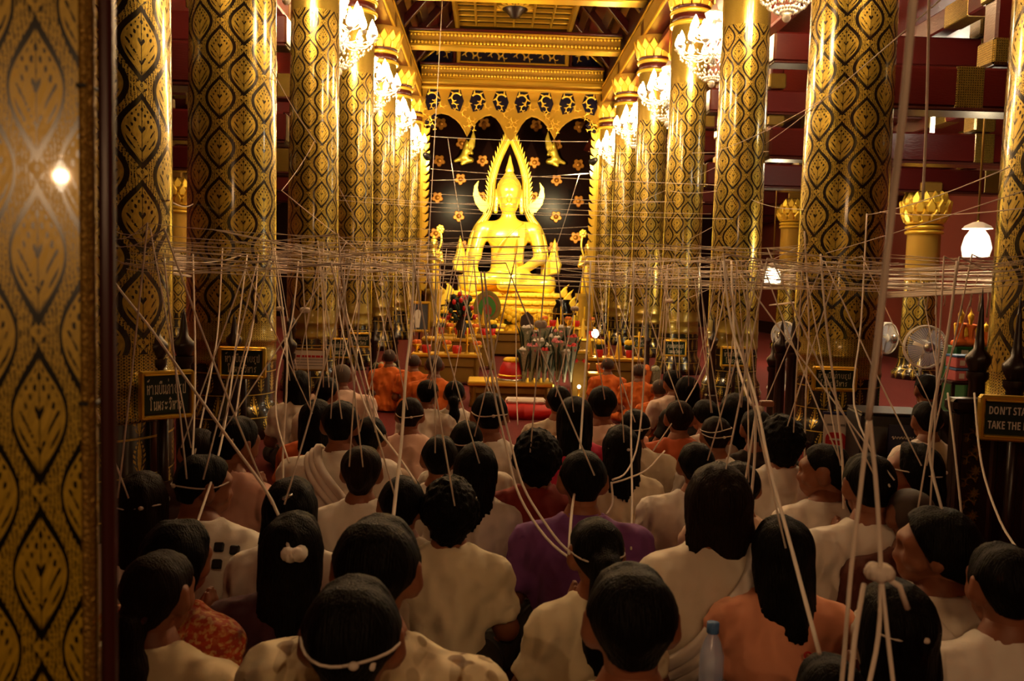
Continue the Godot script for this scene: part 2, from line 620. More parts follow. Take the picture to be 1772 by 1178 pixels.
func make_materials():
	var n1 := noise_tex(0.02, 3)
	var n2 := noise_tex(0.06, 7)
	var n3 := noise_tex(0.012, 11, 256, 4)
	M.lozenge = stencil_mat(stencil(320, 320, 0, 5))
	M.diaper = stencil_mat(stencil(192, 192, 1, 6))
	M.collar = stencil_mat(stencil(128, 128, 1, 12))
	M.collar.uv1_triplanar = true
	M.collar.uv1_scale = Vector3(3.2, 3.2, 3.2)
	M.collar.albedo_color = Color(0.85, 0.82, 0.8)
	M.flames = stencil_mat(stencil(256, 256, 2, 8))
	M.door_gold = stencil_mat(stencil(320, 320, 3, 9))
	M.door_gold.metallic = 0.22
	M.door_gold.albedo_color = Color(0.86, 0.82, 0.46)
	M.door_gold.clearcoat = 0.6
	M.door_gold.clearcoat_roughness = 0.03
	M.gold = mat(Color(0.90, 0.76, 0.28), 0.30, 0.85)
	M.gold_carved = relief(mat(Color(0.88, 0.73, 0.27), 0.38, 0.80), n2, Vector3(5, 5, 5), 2.2)
	M.gold_bright = mat(Color(0.96, 0.82, 0.30), 0.32, 0.60)
	M.gold_dull = relief(mat(Color(0.72, 0.58, 0.22), 0.45, 0.7), n2, Vector3(7, 7, 7), 1.2)
	M.gold_wood = relief(mat(Color(0.50, 0.38, 0.12), 0.42, 0.55), n2, Vector3(9, 9, 9), 0.3)
	M.rosette = mat(Color(0.66, 0.42, 0.10), 0.45, 0.5)
	M.blue_glass = mat(Color(0.05, 0.05, 0.16), 0.2, 0.3)
	M.red_wood = relief(mat(Color(0.235, 0.042, 0.036), 0.30), n1, Vector3(2, 12, 2), 0.12)
	M.red_board = relief(mat(Color(0.34, 0.085, 0.055), 0.36), n1, Vector3(1, 6, 6), 0.15)
	M.red_dark = mat(Color(0.17, 0.03, 0.027), 0.28)
	M.wall = relief(mat(Color(0.42, 0.15, 0.09), 0.8), n3, Vector3(0.6, 0.6, 0.6), 0.4)
	M.wall_dark = mat(Color(0.10, 0.045, 0.035), 0.20)
	M.wall_dark.metallic_specular = 0.10
	M.carpet = relief(mat(Color(0.42, 0.05, 0.04), 0.95), n2, Vector3(14, 14, 14), 0.6, true)
	M.jamb = relief(mat(Color(0.22, 0.10, 0.085), 0.24), n1, Vector3(20, 1.5, 20), 0.006)
	M.wood_dark = relief(mat(Color(0.13, 0.065, 0.04), 0.35), n1, Vector3(10, 2, 10), 0.08)
	M.black = mat(Color(0.03, 0.03, 0.032), 0.5)
	M.black_gloss = mat(Color(0.03, 0.03, 0.03), 0.18)
	M.bulb = glow(Color(1.0, 0.88, 0.68), 40.0)
	M.bulb_soft = glow(Color(1.0, 0.92, 0.78), 14.0)
	M.crystal = mat(Color(0.95, 0.93, 0.88), 0.12, 0.0)
	M.crystal.clearcoat_enabled = true
	M.crystal.clearcoat = 1.0
	M.crystal.clearcoat_roughness = 0.03
	M.glass = mat(Color(0.95, 0.97, 1.0, 0.12), 0.05)
	M.glass.transparency = BaseMaterial3D.TRANSPARENCY_ALPHA
	M.plastic_clear = mat(Color(0.72, 0.78, 0.92, 0.38), 0.2)
	M.plastic_clear.transparency = BaseMaterial3D.TRANSPARENCY_ALPHA
	M.thread = relief(mat(Color(0.93, 0.88, 0.82), 0.9), n2, Vector3(60, 60, 60), 0.1)
	M.thread.backlight_enabled = true
	M.thread.backlight = Color(0.55, 0.50, 0.44)
	M.skin = mat(Color(0.52, 0.31, 0.20), 0.55)
	M.skin_monk = mat(Color(0.45, 0.27, 0.17), 0.5)
	M.hair = relief(mat(Color(0.045, 0.033, 0.028), 0.42), n1, Vector3(26, 2.4, 26), 0.5)
	M.hair_brown = relief(mat(Color(0.105, 0.058, 0.035), 0.42), n1, Vector3(26, 2.4, 26), 0.5)
	M.hair_grey = relief(mat(Color(0.33, 0.28, 0.24), 0.6), n2, Vector3(20, 20, 20), 0.2)
	for h in [M.hair, M.hair_brown]:
		h.metallic_specular = 0.22
		h.roughness = 0.55
	M.stubble = relief(mat(Color(0.20, 0.125, 0.085), 0.6), n2, Vector3(30, 30, 30), 0.15)
	M.orange = cloth(Color(0.80, 0.40, 0.11))
	M.white_cloth = cloth(Color(0.84, 0.80, 0.76))
	M.red = mat(Color(0.72, 0.07, 0.06), 0.45)
	M.yellow = mat(Color(0.95, 0.80, 0.10), 0.7)
	M.green = mat(Color(0.10, 0.30, 0.10), 0.7)
	M.leaf = mat(Color(0.07, 0.16, 0.06), 0.6)
	M.green_paint = mat(Color(0.06, 0.30, 0.14), 0.45)
	M.white_paint = mat(Color(0.82, 0.80, 0.76), 0.6)
	M.blue_paint = mat(Color(0.28, 0.44, 0.66), 0.5)
	M.pink_paint = mat(Color(0.72, 0.38, 0.40), 0.6)
	M.silver = mat(Color(0.75, 0.75, 0.74), 0.25, 0.9)
	M.wrap = relief(mat(Color(0.56, 0.57, 0.48), 0.30), n1, Vector3(7, 7, 7), 0.8)
	M.sign_green = mat(Color(0.03, 0.14, 0.10), 0.35)

func cloth(c: Color) -> StandardMaterial3D:
	if not M.has("weave"):
		M.weave = noise_tex(0.012, 21, 256, 2)
	var m := mat(c, 0.88)
	m.rim_enabled = true
	m.rim = 0.25
	m.rim_tint = 0.6
	return relief(m, M.weave, Vector3(2.2, 1.2, 2.2), 5.0)

# ---------------------------------------------------------------- the hall
func col_z(k: int) -> float:      # k-th pair of nave columns from the door
	return -BAY * (2.45 + 0.99 * (k - 2))

func slab(called: String, lo: Vector3, hi: Vector3, m: Material, ch := 0.0) -> MeshInstance3D:
	return structure(called, box((hi - lo).abs(), ch), m, (lo + hi) * 0.5)

func build_hall():
	var zb := -28.4      # back wall face
	var xl := NAVE - 7.9
	var xr := NAVE + 7.9
	slab("floor", Vector3(xl - 0.3, -0.3, 0.9), Vector3(xr + 0.3, 0.0, zb - 0.3), M.carpet)
	slab("wall_left", Vector3(xl - 0.3, 0, 0.9), Vector3(xl, 6.2, zb - 0.3), M.wall)
	slab("wall_right", Vector3(xr, 0, 0.9), Vector3(xr + 0.3, 6.2, zb - 0.3), M.wall)
	slab("wall_back", Vector3(xl, 0, zb), Vector3(xr, 10.4, zb - 0.3), M.wall_dark)
	# the wall with the doorway in which the photographer stands
	slab("wall_front", Vector3(xl, 0, 0.3), Vector3(-1.35, 10.4, 0.9), M.wall)
	slab("wall_front", Vector3(1.45, 0, 0.3), Vector3(xr, 10.4, 0.9), M.wall)
	slab("wall_front", Vector3(-1.35, 3.2, 0.3), Vector3(1.45, 10.4, 0.9), M.wall)
	# baseboards
	slab("baseboard_left", Vector3(xl, 0, 0.3), Vector3(xl + 0.06, 0.35, zb), M.wood_dark, 0.01)
	slab("baseboard_right", Vector3(xr - 0.06, 0, 0.3), Vector3(xr, 0.35, zb), M.wood_dark, 0.01)
	# roofs: nave slopes up to a coffered flat, aisles slope outward
	var flat_y := 7.56
	var flat_w := 1.40
	for s in [-1.0, 1.0]:
		roof_slope("ceiling", NAVE + s * (ROW + 0.25), 6.75, NAVE + s * flat_w, flat_y + 0.35, zb, M.red_board)
		roof_slope("ceiling", NAVE + s * (ROW + 0.05), 5.55, NAVE + s * (AISLE + 0.1), 4.2, zb, M.red_board)
		roof_slope("ceiling", NAVE + s * (AISLE - 0.1), 4.0, NAVE + s * 8.0, 3.3, zb, M.red_board)
		# wall above the column row, between aisle roof and nave roof
		var lo := Vector3(NAVE + s * ROW - 0.16, 6.25, 0.3)
		slab("wall_clerestory", lo, Vector3(NAVE + s * ROW + 0.16, 7.1, zb), M.red_dark)
		# the lintel that runs along the capitals, gilded on its inner face
		var li := slab("trim_lintel", Vector3(NAVE + s * ROW - 0.24, 5.86, 0.3), Vector3(NAVE + s * ROW + 0.24, 6.25, -22.6), M.red_wood, 0.02)
		var gp := box(Vector3(0.03, 0.27, 2.6), 0.008)
		for k in range(0, 8):
			put("gilded_panel", gp, M.gold_dull, li, Vector3(-s * 0.245, 0.0, col_z(k) - 1.48 + 11.15))
		put("gilded_moulding", box(Vector3(0.05, 0.05, 22.6), 0.012), M.gold, li, Vector3(-s * 0.25, 0.19, 0))
		put("gilded_moulding", box(Vector3(0.05, 0.05, 22.6), 0.012), M.gold, li, Vector3(-s * 0.25, -0.18, 0))
		# purlins under the nave slope
		for i in 3:
			var t := (i + 0.7) / 3.4
			var c := Vector3(lerpf(NAVE + s * (ROW + 0.25), NAVE + s * flat_w, t), lerpf(6.75, flat_y + 0.35, t) - 0.10, -14)
			var pl := structure("trim_purlin", box(Vector3(0.16, 0.22, 28.0), 0.015), M.red_dark, c)
			pl.rotation.z = s * 0.6
		# rafters
		for k in range(0, 20):
			var a := Vector3(NAVE + s * (ROW - 0.1), 6.66, -0.9 - 1.48 * k)
			var b := Vector3(NAVE + s * flat_w, flat_y + 0.28, -0.9 - 1.48 * k)
			var rf := structure("trim_rafter", box(Vector3((b - a).length(), 0.16, 0.14), 0.012), M.red_wood, (a + b) * 0.5)
			rf.rotation.z = atan2(b.y - a.y, b.x - a.x)
	slab("ceiling", Vector3(NAVE - flat_w - 0.3, flat_y + 0.45, 0.3), Vector3(NAVE + flat_w + 0.3, flat_y + 0.75, zb), M.red_dark)
	coffers(flat_y, flat_w)
	cross_beams(flat_y)
	aisle_frames()
	door_and_jamb()
	altar_arch()

func roof_slope(called: String, x0: float, y0: float, x1: float, y1: float, zb: float, m: Material):
	var a := Vector3(x0, y0, 0)
	var b := Vector3(x1, y1, 0)
	var o := structure(called, box(Vector3((b - a).length() + 0.1, 0.2, -zb + 1.2), 0.0), m, (a + b) * 0.5 + Vector3(0, 0.16, zb * 0.5 + 0.3))
	o.rotation.z = atan2(y1 - y0, x1 - x0) if x1 > x0 else atan2(y0 - y1, x0 - x1)

# flat ceiling of gilded ribs and sunk panels with a star in each
func coffers(y: float, w: float):
	for bay in range(5, 8):
		var z1 := col_z(bay) - 0.12
		var z0 := col_z(bay - 1) + 0.12 - 0.24
		var o := Node3D.new()
		o.name = numbered("ceiling_coffers")
		add_child(o)
		o.position = Vector3(NAVE, y, (z0 + z1) * 0.5)
		tag(o, "coffered ceiling panel of gilded ribs with red squares", "", "coffered panels over the nave", "structure")
		var L := z0 - z1
		put("backing", box(Vector3(w * 2, 0.08, L), 0.0), M.red_dark, o, Vector3(0, 0.3, 0))
		var nx := 6
		var nz := 7
		for i in nx + 1:
			put("rib", box(Vector3(0.055, 0.1, L), 0.012), M.gold, o, Vector3(-w + 2 * w * i / nx, 0.2, 0))
		for j in nz + 1:
			put("rib", box(Vector3(w * 2, 0.09, 0.055), 0.012), M.gold, o, Vector3(0, 0.2, -L * 0.5 + L * j / nz))
		var star := star_mesh(0.07, 0.03, 8, 0.03)
		for i in nx:
			for j in nz:
				if absf(i - 2.5) < 1 and absf(j - 3.0) < 1.5: continue
				put("star", star, M.gold_bright, o, Vector3(-w + 2 * w * (i + 0.5) / nx, 0.24, -L * 0.5 + L * (j + 0.5) / nz), Vector3(PI / 2, 0, 0))
		for s in [-1, 1]:
			put("border", box(Vector3(0.10, 0.34, L), 0.02), M.gold, o, Vector3(s * w, 0.16, 0))
		# the boss in the middle: a dark rosette with gilded tongues
		var boss := part("boss", lathe([Vector2(0.0, -0.20), Vector2(0.10, -0.16), Vector2(0.20, -0.05), Vector2(0.30, 0.02), Vector2(0.32, 0.12)], 20), M.wood_dark, o)
		boss.position = Vector3(0, 0.12, 0)
		var tongue := plate(PackedVector2Array([Vector2(-0.07, 0), Vector2(0.07, 0), Vector2(0.05, 0.12), Vector2(0, 0.24), Vector2(-0.05, 0.12)]), 0.03, 0.01)
		for i in 16:
			var a := TAU * i / 16
			put("tongue", tongue, M.gold_bright, boss, Vector3(sin(a) * 0.26, 0.03, cos(a) * 0.26), Vector3(-PI / 2 + 0.3, a + PI, 0))

func star_mesh(r1: float, r0: float, n: int, th: float) -> ArrayMesh:
	var p := PackedVector2Array()
	for i in n * 2:
		var a := PI * i / n
		var r := r1 if i % 2 == 0 else r0
		p.append(Vector2(cos(a), sin(a)) * r)
	return plate(p, th, th * 0.3)

# gilded tie beams between the column pairs, with carved panels standing on them
func cross_beams(flat_y: float):
	for k in range(0, 8):
		var z := col_z(k)
		var o := Node3D.new()
		o.name = numbered("tie_beam")
		add_child(o)
		o.position = Vector3(NAVE, 6.52 if k != 5 else 6.66, z)
		tag(o, "gilded tie beam with beaded mouldings spanning the nave", "", "gilded tie beams", "structure")
		var w := ROW * 2 - 0.45
		put("core", box(Vector3(w, 0.26, 0.26), 0.02), M.gold_dull, o, Vector3.ZERO)
		put("moulding", box(Vector3(w + 0.06, 0.07, 0.34), 0.02), M.gold, o, Vector3(0, -0.16, 0))
		put("moulding", box(Vector3(w + 0.06, 0.06, 0.36), 0.02), M.red_wood, o, Vector3(0, 0.185, 0))
		put("moulding", box(Vector3(w + 0.03, 0.04, 0.32), 0.01), M.gold, o, Vector3(0, 0.13, 0))
		var bead := ball(Vector3(0.034, 0.034, 0.034), 8, 5)
		if k >= 5:
			for i in 58:
				put("bead", bead, M.gold_bright, o, Vector3(-w * 0.5 + w * (i + 0.5) / 58, 0.075, 0.14))
			for i in 58:
				put("bead", bead, M.gold_bright, o, Vector3(-w * 0.5 + w * (i + 0.5) / 58, -0.09, 0.14))
		if k < 7: continue
		# panel on the beam: a dark field with gilded scrolls in a frame, and a triangular bracket to each side
		var pn := put("gable_panel", box(Vector3(2.6, 0.62, 0.06), 0.0), M.blue_glass, o, Vector3(0, 0.56, 0))
		for s in [-1, 1]:
			put("frame_rail", box(Vector3(2.8, 0.07, 0.14), 0.02), M.gold, pn, Vector3(0, s * 0.31, 0.02))
			put("frame_post", box(Vector3(0.10, 0.70, 0.16), 0.02), M.gold, pn, Vector3(s * 1.36, 0, 0.02))
			put("frame_post", box(Vector3(0.05, 0.70, 0.14), 0.015), M.red_wood, pn, Vector3(s * 1.46, 0, 0.02))
			var br := plate(PackedVector2Array([Vector2(0, 0), Vector2(0.75, 0), Vector2(0, 0.62)]), 0.06, 0.0)
			var b := put("bracket", br, M.blue_glass, o, Vector3(s * 1.52, 0.24, 0), Vector3(0, 0 if s > 0 else PI, 0))
			put("bracket_rail", tube([Vector3(0.80, 0.0, 0.0), Vector3(0, 0.66, 0.0)], 0.045, 6), M.gold, b, Vector3.ZERO)
			put("bracket_scroll", scroll(0.16), M.gold_carved, b, Vector3(0.22, 0.18, 0.05 * s), Vector3.ZERO)
		var fl := scroll(0.15)
		for i in 8:
			for j in 2:
				put("scroll", fl, M.gold_carved, pn, Vector3(-1.12 + 0.32 * i, -0.13 + 0.26 * j, 0.05), Vector3(0, 0, (0.6 if (i + j) % 2 else -0.6) + j * PI))

# a curl of foliage: a flat spiral with leaf tips
func scroll(r: float) -> ArrayMesh:
	var st := begin()
	var pts := []
	var rad := []
	for i in 15:
		var t := i / 14.0
		var a := t * 4.6
		pts.append(Vector3(cos(a), sin(a), 0) * r * (1.0 - 0.72 * t) + Vector3(0, 0, 0.01))
		rad.append(r * 0.16 * (1.0 - 0.5 * t))
	add_tube(st, pts, rad, 5)
	for k in 4:
		var a := 0.4 + k * 1.0
		var rr := r * (1.0 - 0.12 * k)
		var d := Vector2(cos(a), sin(a))
		var e := Vector2(-d.y, d.x)
		add_plate(st, PackedVector2Array([d * rr * 0.9 - e * r * 0.2, d * rr * 1.25 + e * r * 0.1, d * rr * 1.5 + e * r * 0.45, d * rr * 0.95 + e * r * 0.22]), -0.01, 0.02, 0.004)
	return done(st)

# red tie beams, posts and purlins in the side aisles
func aisle_frames():
	var n := 0
	for s in [-1.0, 1.0]:
		for k in range(1, 8):
			var z := col_z(k)
			var xa: float = NAVE + s * (ROW + 0.3)
			var xb: float = NAVE + s * 7.9
			var mid := (xa + xb) * 0.5
			var w := absf(xb - xa)
			var lift := 0.5 if k >= 5 else 0.0
			for lev in 2:
				var y: float = [3.05, 4.15][lev] + lift * 0.6
				var o := Node3D.new()
				o.name = numbered("aisle_tie_beam")
				add_child(o)
				o.position = Vector3(mid, y, z)
				tag(o, "dark red lacquered tie beam with gilt collars across the side aisle", "", "red aisle tie beams", "structure")
				put("timber", box(Vector3(w, 0.34, 0.26), 0.025), M.red_wood, o, Vector3.ZERO)
				put("edge_strip", box(Vector3(w, 0.03, 0.29), 0.008), M.jamb, o, Vector3(0, -0.18, 0))
				for i in 3:
					put("gilt_collar", box(Vector3(0.24, 0.345, 0.275), 0.01), M.collar, o, Vector3((i - 1) * w * 0.36, 0, 0))
				# short posts up to the next level
				for i in 3:
					var px := (i - 1) * w * 0.3
					var ph := 0.72 if lev == 0 else 0.5
					var po := put("post", box(Vector3(0.2, ph, 0.2), 0.02), M.red_wood, o, Vector3(px, 0.19 + ph * 0.5, 0))
					put("gilt_block", box(Vector3(0.26, 0.22, 0.26), 0.02), M.collar, po, Vector3(0, -ph * 0.5 + 0.12, 0))
					put("gilt_block", box(Vector3(0.26, 0.16, 0.26), 0.02), M.collar, po, Vector3(0, ph * 0.5 - 0.09, 0))
		for i in 4:
			var t := i / 3.0
			var pu := structure("aisle_purlin", box(Vector3(0.2, 0.24, 26.4), 0.02), M.red_wood, Vector3(NAVE + s * lerpf(ROW + 0.9, 7.5, t), lerpf(5.02, 3.35, t) + (0.0 if i < 3 else 0.0), -14.0))
			tag(pu, "long red purlin under the side aisle roof", "", "aisle purlins", "structure")
			for k in range(1, 8):
				put("gilt_collar", box(Vector3(0.21, 0.25, 0.5), 0.01), M.collar, pu, Vector3(0, 0, col_z(k) + 14.0 + 0.6))

# the gilded door leaf and the dark jamb close to the camera on the left
func door_and_jamb():
	var z := -0.98
	var e := at(152, 589, 0.98)
	var o := Node3D.new()
	o.name = "door_1"
	add_child(o)
	o.position = Vector3(e.x, 0, z)
	o.rotation.y = deg_to_rad(6)
	tag(o, "open door leaf stencilled with gold flames on black lacquer", "", "", "structure")
	var w := 0.60
	var st := begin()
	var h := 3.0
	st.set_smooth_group(-1)
	var uw := 0.104
	var uh := 0.18
	quad(st, Vector3(-w, 0, 0), Vector3(0, 0, 0), Vector3(0, h, 0), Vector3(-w, h, 0), [Vector2(-w / uw, 0), Vector2(0, 0), Vector2(0, -h / uh), Vector2(-w / uw, -h / uh)])
	quad(st, Vector3(0, 0, -0.03), Vector3(-w, 0, -0.03), Vector3(-w, h, -0.03), Vector3(0, h, -0.03), [Vector2(-w / uw, 0), Vector2(0, 0), Vector2(0, -h / uh), Vector2(-w / uw, -h / uh)])
	put("panel", done(st), M.door_gold, o, Vector3(0, 0.02, 0.0))
	put("core", box(Vector3(w, h, 0.028), 0.0), M.wood_dark, o, Vector3(-w * 0.5, h * 0.5 + 0.02, -0.015))
	put("edge_moulding", box(Vector3(0.014, h, 0.022), 0.004), M.gold_wood, o, Vector3(0.000, h * 0.5 + 0.02, -0.004))
	for y in [1.2, 1.55, 1.72]:
		put("strap", box(Vector3(0.018, 0.005, 0.026), 0.002), M.black, o, Vector3(0.0, y, -0.004))
	# jamb
	var j := at(169, 589, 0.965)
	var k := at(194, 589, 0.965)
	var jm := slab("door_jamb", Vector3(j.x, 0, -0.982), Vector3(k.x, 3.2, -0.965), M.jamb, 0.004)
	tag(jm, "glossy dark red wooden door jamb", "", "", "structure")
	var jl := slab("door_jamb", Vector3(j.x - 0.7, 0, -1.12), Vector3(-0.55, 3.2, -1.06), M.jamb, 0.005)
	tag(jl, "dark wooden board behind the open door leaf", "", "", "structure")
	put("gilt_bead", box(Vector3(0.006, 3.2, 0.012), 0.003), M.gold_wood, jm, Vector3((j.x - k.x) * 0.5 - 0.001, 0, 0.02))

# the carved and gilded arch in front of the statue
func altar_arch():
	var z := col_z(7)
	var o := Node3D.new()
	o.name = numbered("altar_arch")
	add_child(o)
	o.position = Vector3(NAVE, 0, z)
	tag(o, "gilded valance of carved foliage with pointed pendants over the altar", "arch", "", "")
	var half := ROW - 0.26
	# outline of the valance: top straight, lower edge with three pendants and two scalloped arches between
	var top := 6.30
	var p := PackedVector2Array()
	p.append(Vector2(-half, top))
	p.append(Vector2(-half, 5.25))
	var marks := [[-1.0, 4.88], [-0.93, 5.02], [-0.86, 5.16], [-0.78, 5.21], [-0.70, 5.17], [-0.62, 5.05], [-0.57, 4.93], [-0.53, 4.78], [-0.49, 4.60], [-0.45, 4.78], [-0.41, 4.93], [-0.36, 5.07], [-0.29, 5.17], [-0.23, 5.20], [-0.17, 5.12], [-0.12, 4.97], [-0.085, 4.80], [-0.05, 4.66], [0.0, 4.52]]
	var lower := []
	for m in marks: lower.append(Vector2(m[0] * half, 5.50 - (5.20 - m[1]) * 0.92))
	for i in range(marks.size() - 2, -1, -1): lower.append(Vector2(-marks[i][0] * half, 5.50 - (5.20 - marks[i][1]) * 0.92))
	for v in lower: p.append(v)
	p.append(Vector2(half, 5.25))
	p.append(Vector2(half, top))
	put("valance_board", plate(p, 0.10, 0.02), M.gold_carved, o, Vector3(0, 0, 0))
	# dark fields behind proud gilded scrolls
	var fld := plate(PackedVector2Array([Vector2(-0.10, -0.20), Vector2(0.12, -0.26), Vector2(0.21, 0.0), Vector2(0.12, 0.28), Vector2(-0.12, 0.26), Vector2(-0.20, 0.02)]), 0.02, 0.004)
	var fld2 := plate(PackedVector2Array([Vector2(-0.10, -0.10), Vector2(0.10, -0.14), Vector2(0.13, 0.10), Vector2(-0.08, 0.12)]), 0.02, 0.004)
	var sc := scroll(0.16)
	var sc2 := scroll(0.10)
	for i in 8:
		var x := -half + (i + 0.5) * half * 2.0 / 8.0
		var s := 1.0 if i % 2 else -1.0
		put("dark_field", fld, M.blue_glass, o, Vector3(x, 5.82, 0.045), Vector3(0, 0 if s > 0 else PI, 0))
		put("foliage_scroll", sc, M.gold_bright, o, Vector3(x, 5.87, 0.075), Vector3(0, 0.0 if s > 0 else PI, 0.5))
		put("foliage_scroll", sc2, M.gold_bright, o, Vector3(x - s * 0.03, 5.66, 0.075), Vector3(0, 0.0 if s < 0 else PI, 0.9))
		put("foliage_scroll", sc2, M.gold_bright, o, Vector3(x + 0.27, 5.72, 0.06), Vector3(0, 0.0 if s < 0 else PI, 2.2))
	for x in [-0.95, -0.49, -0.0, 0.49, 0.95]:
		for j in 4:
			var lean: float = (0.11 if j % 2 else -0.11) * (1.0 - 0.2 * j)
			put("dark_field", fld2, M.blue_glass, o, Vector3(x * half * 0.95 + lean, 5.52 - 0.11 * j, 0.042), Vector3(0, 0, 0.4 * j)).scale = Vector3.ONE * 0.6
			put("foliage_scroll", sc2, M.gold_bright, o, Vector3(x * half * 0.95 + lean, 5.50 - 0.11 * j, 0.07), Vector3(0, 0, 1.2 + j * 1.3))
	# cornice mouldings above
	put("cornice", box(Vector3(half * 2.06, 0.13, 0.30), 0.03), M.gold, o, Vector3(0, 6.27, 0.06))
	put("cornice", box(Vector3(half * 2.02, 0.06, 0.24), 0.02), M.gold_bright, o, Vector3(0, 6.12, 0.05))
	# side posts edged with flame teeth
	for s in [-1.0, 1.0]:
		put("side_post", box(Vector3(0.11, 5.3, 0.16), 0.02), M.gold, o, Vector3(s * (half - 0.02), 2.65, 0))
		var tooth := plate(PackedVector2Array([Vector2(-0.05, -0.09), Vector2(0.03, -0.11), Vector2(0.11, -0.02), Vector2(0.13, 0.10), Vector2(0.05, 0.06), Vector2(-0.05, 0.11)]), 0.06, 0.015)
		for i in 21:
			put("flame_tooth", tooth, M.gold_bright, o, Vector3(s * (half - 0.10), 1.15 + 0.195 * i, 0.04), Vector3(0, PI if s > 0 else 0.0, 0))

# ---------------------------------------------------------------- columns
func nave_column(x: float, z: float, r: float):
	var o := thing("gilded_column", "tall round column stencilled with gold diamonds on black lacquer", "column", Vector3(x, 0, z), 0, "gilded nave columns", "")
	var f := r / 0.29
	var seg := 40
	put("base", lathe([Vector2(0, 0), Vector2(r * 1.28, 0), Vector2(r * 1.28, 0.10), Vector2(r * 1.2, 0.14), Vector2(r * 1.2, 0.20), Vector2(r * 1.08, 0.26), Vector2(r * 1.04, 0.30), Vector2(r * 1.04, 0.62)], seg, 4.0, 0.55), M.flames, o, Vector3.ZERO)
	put("foot_band", lathe([Vector2(r * 1.04, 0.62), Vector2(r * 1.055, 0.63), Vector2(r * 1.055, 0.66), Vector2(r * 1.04, 0.67), Vector2(r * 1.04, 0.78), Vector2(r * 1.055, 0.79), Vector2(r * 1.055, 0.82), Vector2(r * 1.04, 0.83), Vector2(r * 1.035, 0.95)], seg, 6.0, 0.24), M.diaper, o, Vector3.ZERO)
	var h1 := 4.36
	var prof := []
	for i in 9:
		prof.append(Vector2(r * lerpf(1.035, 0.97, i / 8.0), lerpf(0.95, h1, i / 8.0)))
	put("shaft", lathe(prof, seg, 6.0, 0.355 * (1.0 + (f - 1.0) * 0.5)), M.lozenge, o, Vector3.ZERO)
	put("upper_shaft", lathe([Vector2(r * 0.97, h1), Vector2(r * 0.955, 5.22)], seg, 10.0, 0.2), M.diaper, o, Vector3.ZERO)
	for i in 2:
		put("red_collar", lathe([Vector2(r * 0.95, 0), Vector2(r * 1.0, 0.02), Vector2(r * 1.0, 0.09), Vector2(r * 0.95, 0.11)], seg), M.red_wood, o, Vector3(0, 5.28 + 0.17 * i, 0))
		var rg := put("gilt_ring", torus(r * 1.0, 0.035, seg, 8), M.gold_bright, o, Vector3(0, 5.25 + 0.17 * i, 0))
		rg.position.y = 5.25 + 0.17 * i
	# lotus capital
	put("capital_core", lathe([Vector2(r * 0.95, 5.5), Vector2(r * 1.02, 5.56), Vector2(r * 1.25, 5.78), Vector2(r * 1.3, 5.86), Vector2(0, 5.87)], seg), M.gold_dull, o, Vector3.ZERO)
	var st := begin()
	for row in 2:
		for i in 14:
			var a := TAU * (i + 0.5 * row) / 14
			var xf := Transform3D(Basis(Vector3.UP, a) * Basis(Vector3.RIGHT, 0.30), Vector3(sin(a) * r * (1.0 + 0.06 * row), 5.50 + 0.10 * row, cos(a) * r * (1.0 + 0.06 * row)))
			add_plate(st, PackedVector2Array([Vector2(-0.055 * f, 0), Vector2(0.055 * f, 0), Vector2(0.074 * f, 0.11), Vector2(0, 0.22), Vector2(-0.074 * f, 0.11)]), -0.01, 0.03, 0.015, xf)
	var pm := done(st)
	var pe := put("lotus_petals", pm, M.gold_bright, o, Vector3.ZERO)
	pe.set_meta("kind", "stuff")
	return o

func aisle_column(x: float, z: float, top: float, label: String):
	var o := thing("lotus_column", label, "column", Vector3(x, 0, z), 0, "lotus columns of the side aisles")
	var r := 0.245
	var seg := 32
	put("base", lathe([Vector2(0, 0), Vector2(0.36, 0), Vector2(0.36, 0.1), Vector2(0.30, 0.16), Vector2(0.27, 0.25), Vector2(0.26, 0.6)], seg, 4, 0.5), M.flames, o, Vector3.ZERO)
	put("shaft", lathe([Vector2(0.26, 0.6), Vector2(r, top - 1.35)], seg, 6.0, 0.3), M.lozenge, o, Vector3.ZERO)
	put("upper_shaft", lathe([Vector2(r, top - 1.35), Vector2(r * 0.97, top - 0.55)], seg, 8, 0.2), M.gold_dull, o, Vector3.ZERO)
	for i in 3:
		put("gilt_ring", torus(r * 1.02, 0.03, seg, 8), M.gold_bright, o, Vector3(0, top - 0.60 + 0.075 * i, 0))
	put("capital_core", lathe([Vector2(r, top - 0.42), Vector2(r * 1.3, top - 0.3), Vector2(r * 1.35, top - 0.12), Vector2(r * 1.0, top), Vector2(0, top + 0.02)], seg), M.gold_dull, o, Vector3.ZERO)
	for row in 3:
		var st := begin()
		add_plate(st, PackedVector2Array([Vector2(-0.05, 0), Vector2(0.05, 0), Vector2(0.068, 0.09), Vector2(0, 0.20), Vector2(-0.068, 0.09)]), -0.012, 0.035, 0.02)
		var pm := done(st)
		for i in 14:
			var a := TAU * (i + 0.5 * (row % 2)) / 14
			var rr: float = r * [1.05, 1.30, 1.26][row]
			put("petal", pm, M.gold_bright, o, Vector3(sin(a) * rr, top - 0.44 + 0.13 * row, cos(a) * rr), Vector3([0.45, 0.12, -0.25][row], a, 0))
	put("abacus", box(Vector3(0.34, 0.16, 0.34), 0.02), M.gold_wood, o, Vector3(0, top + 0.08, 0))

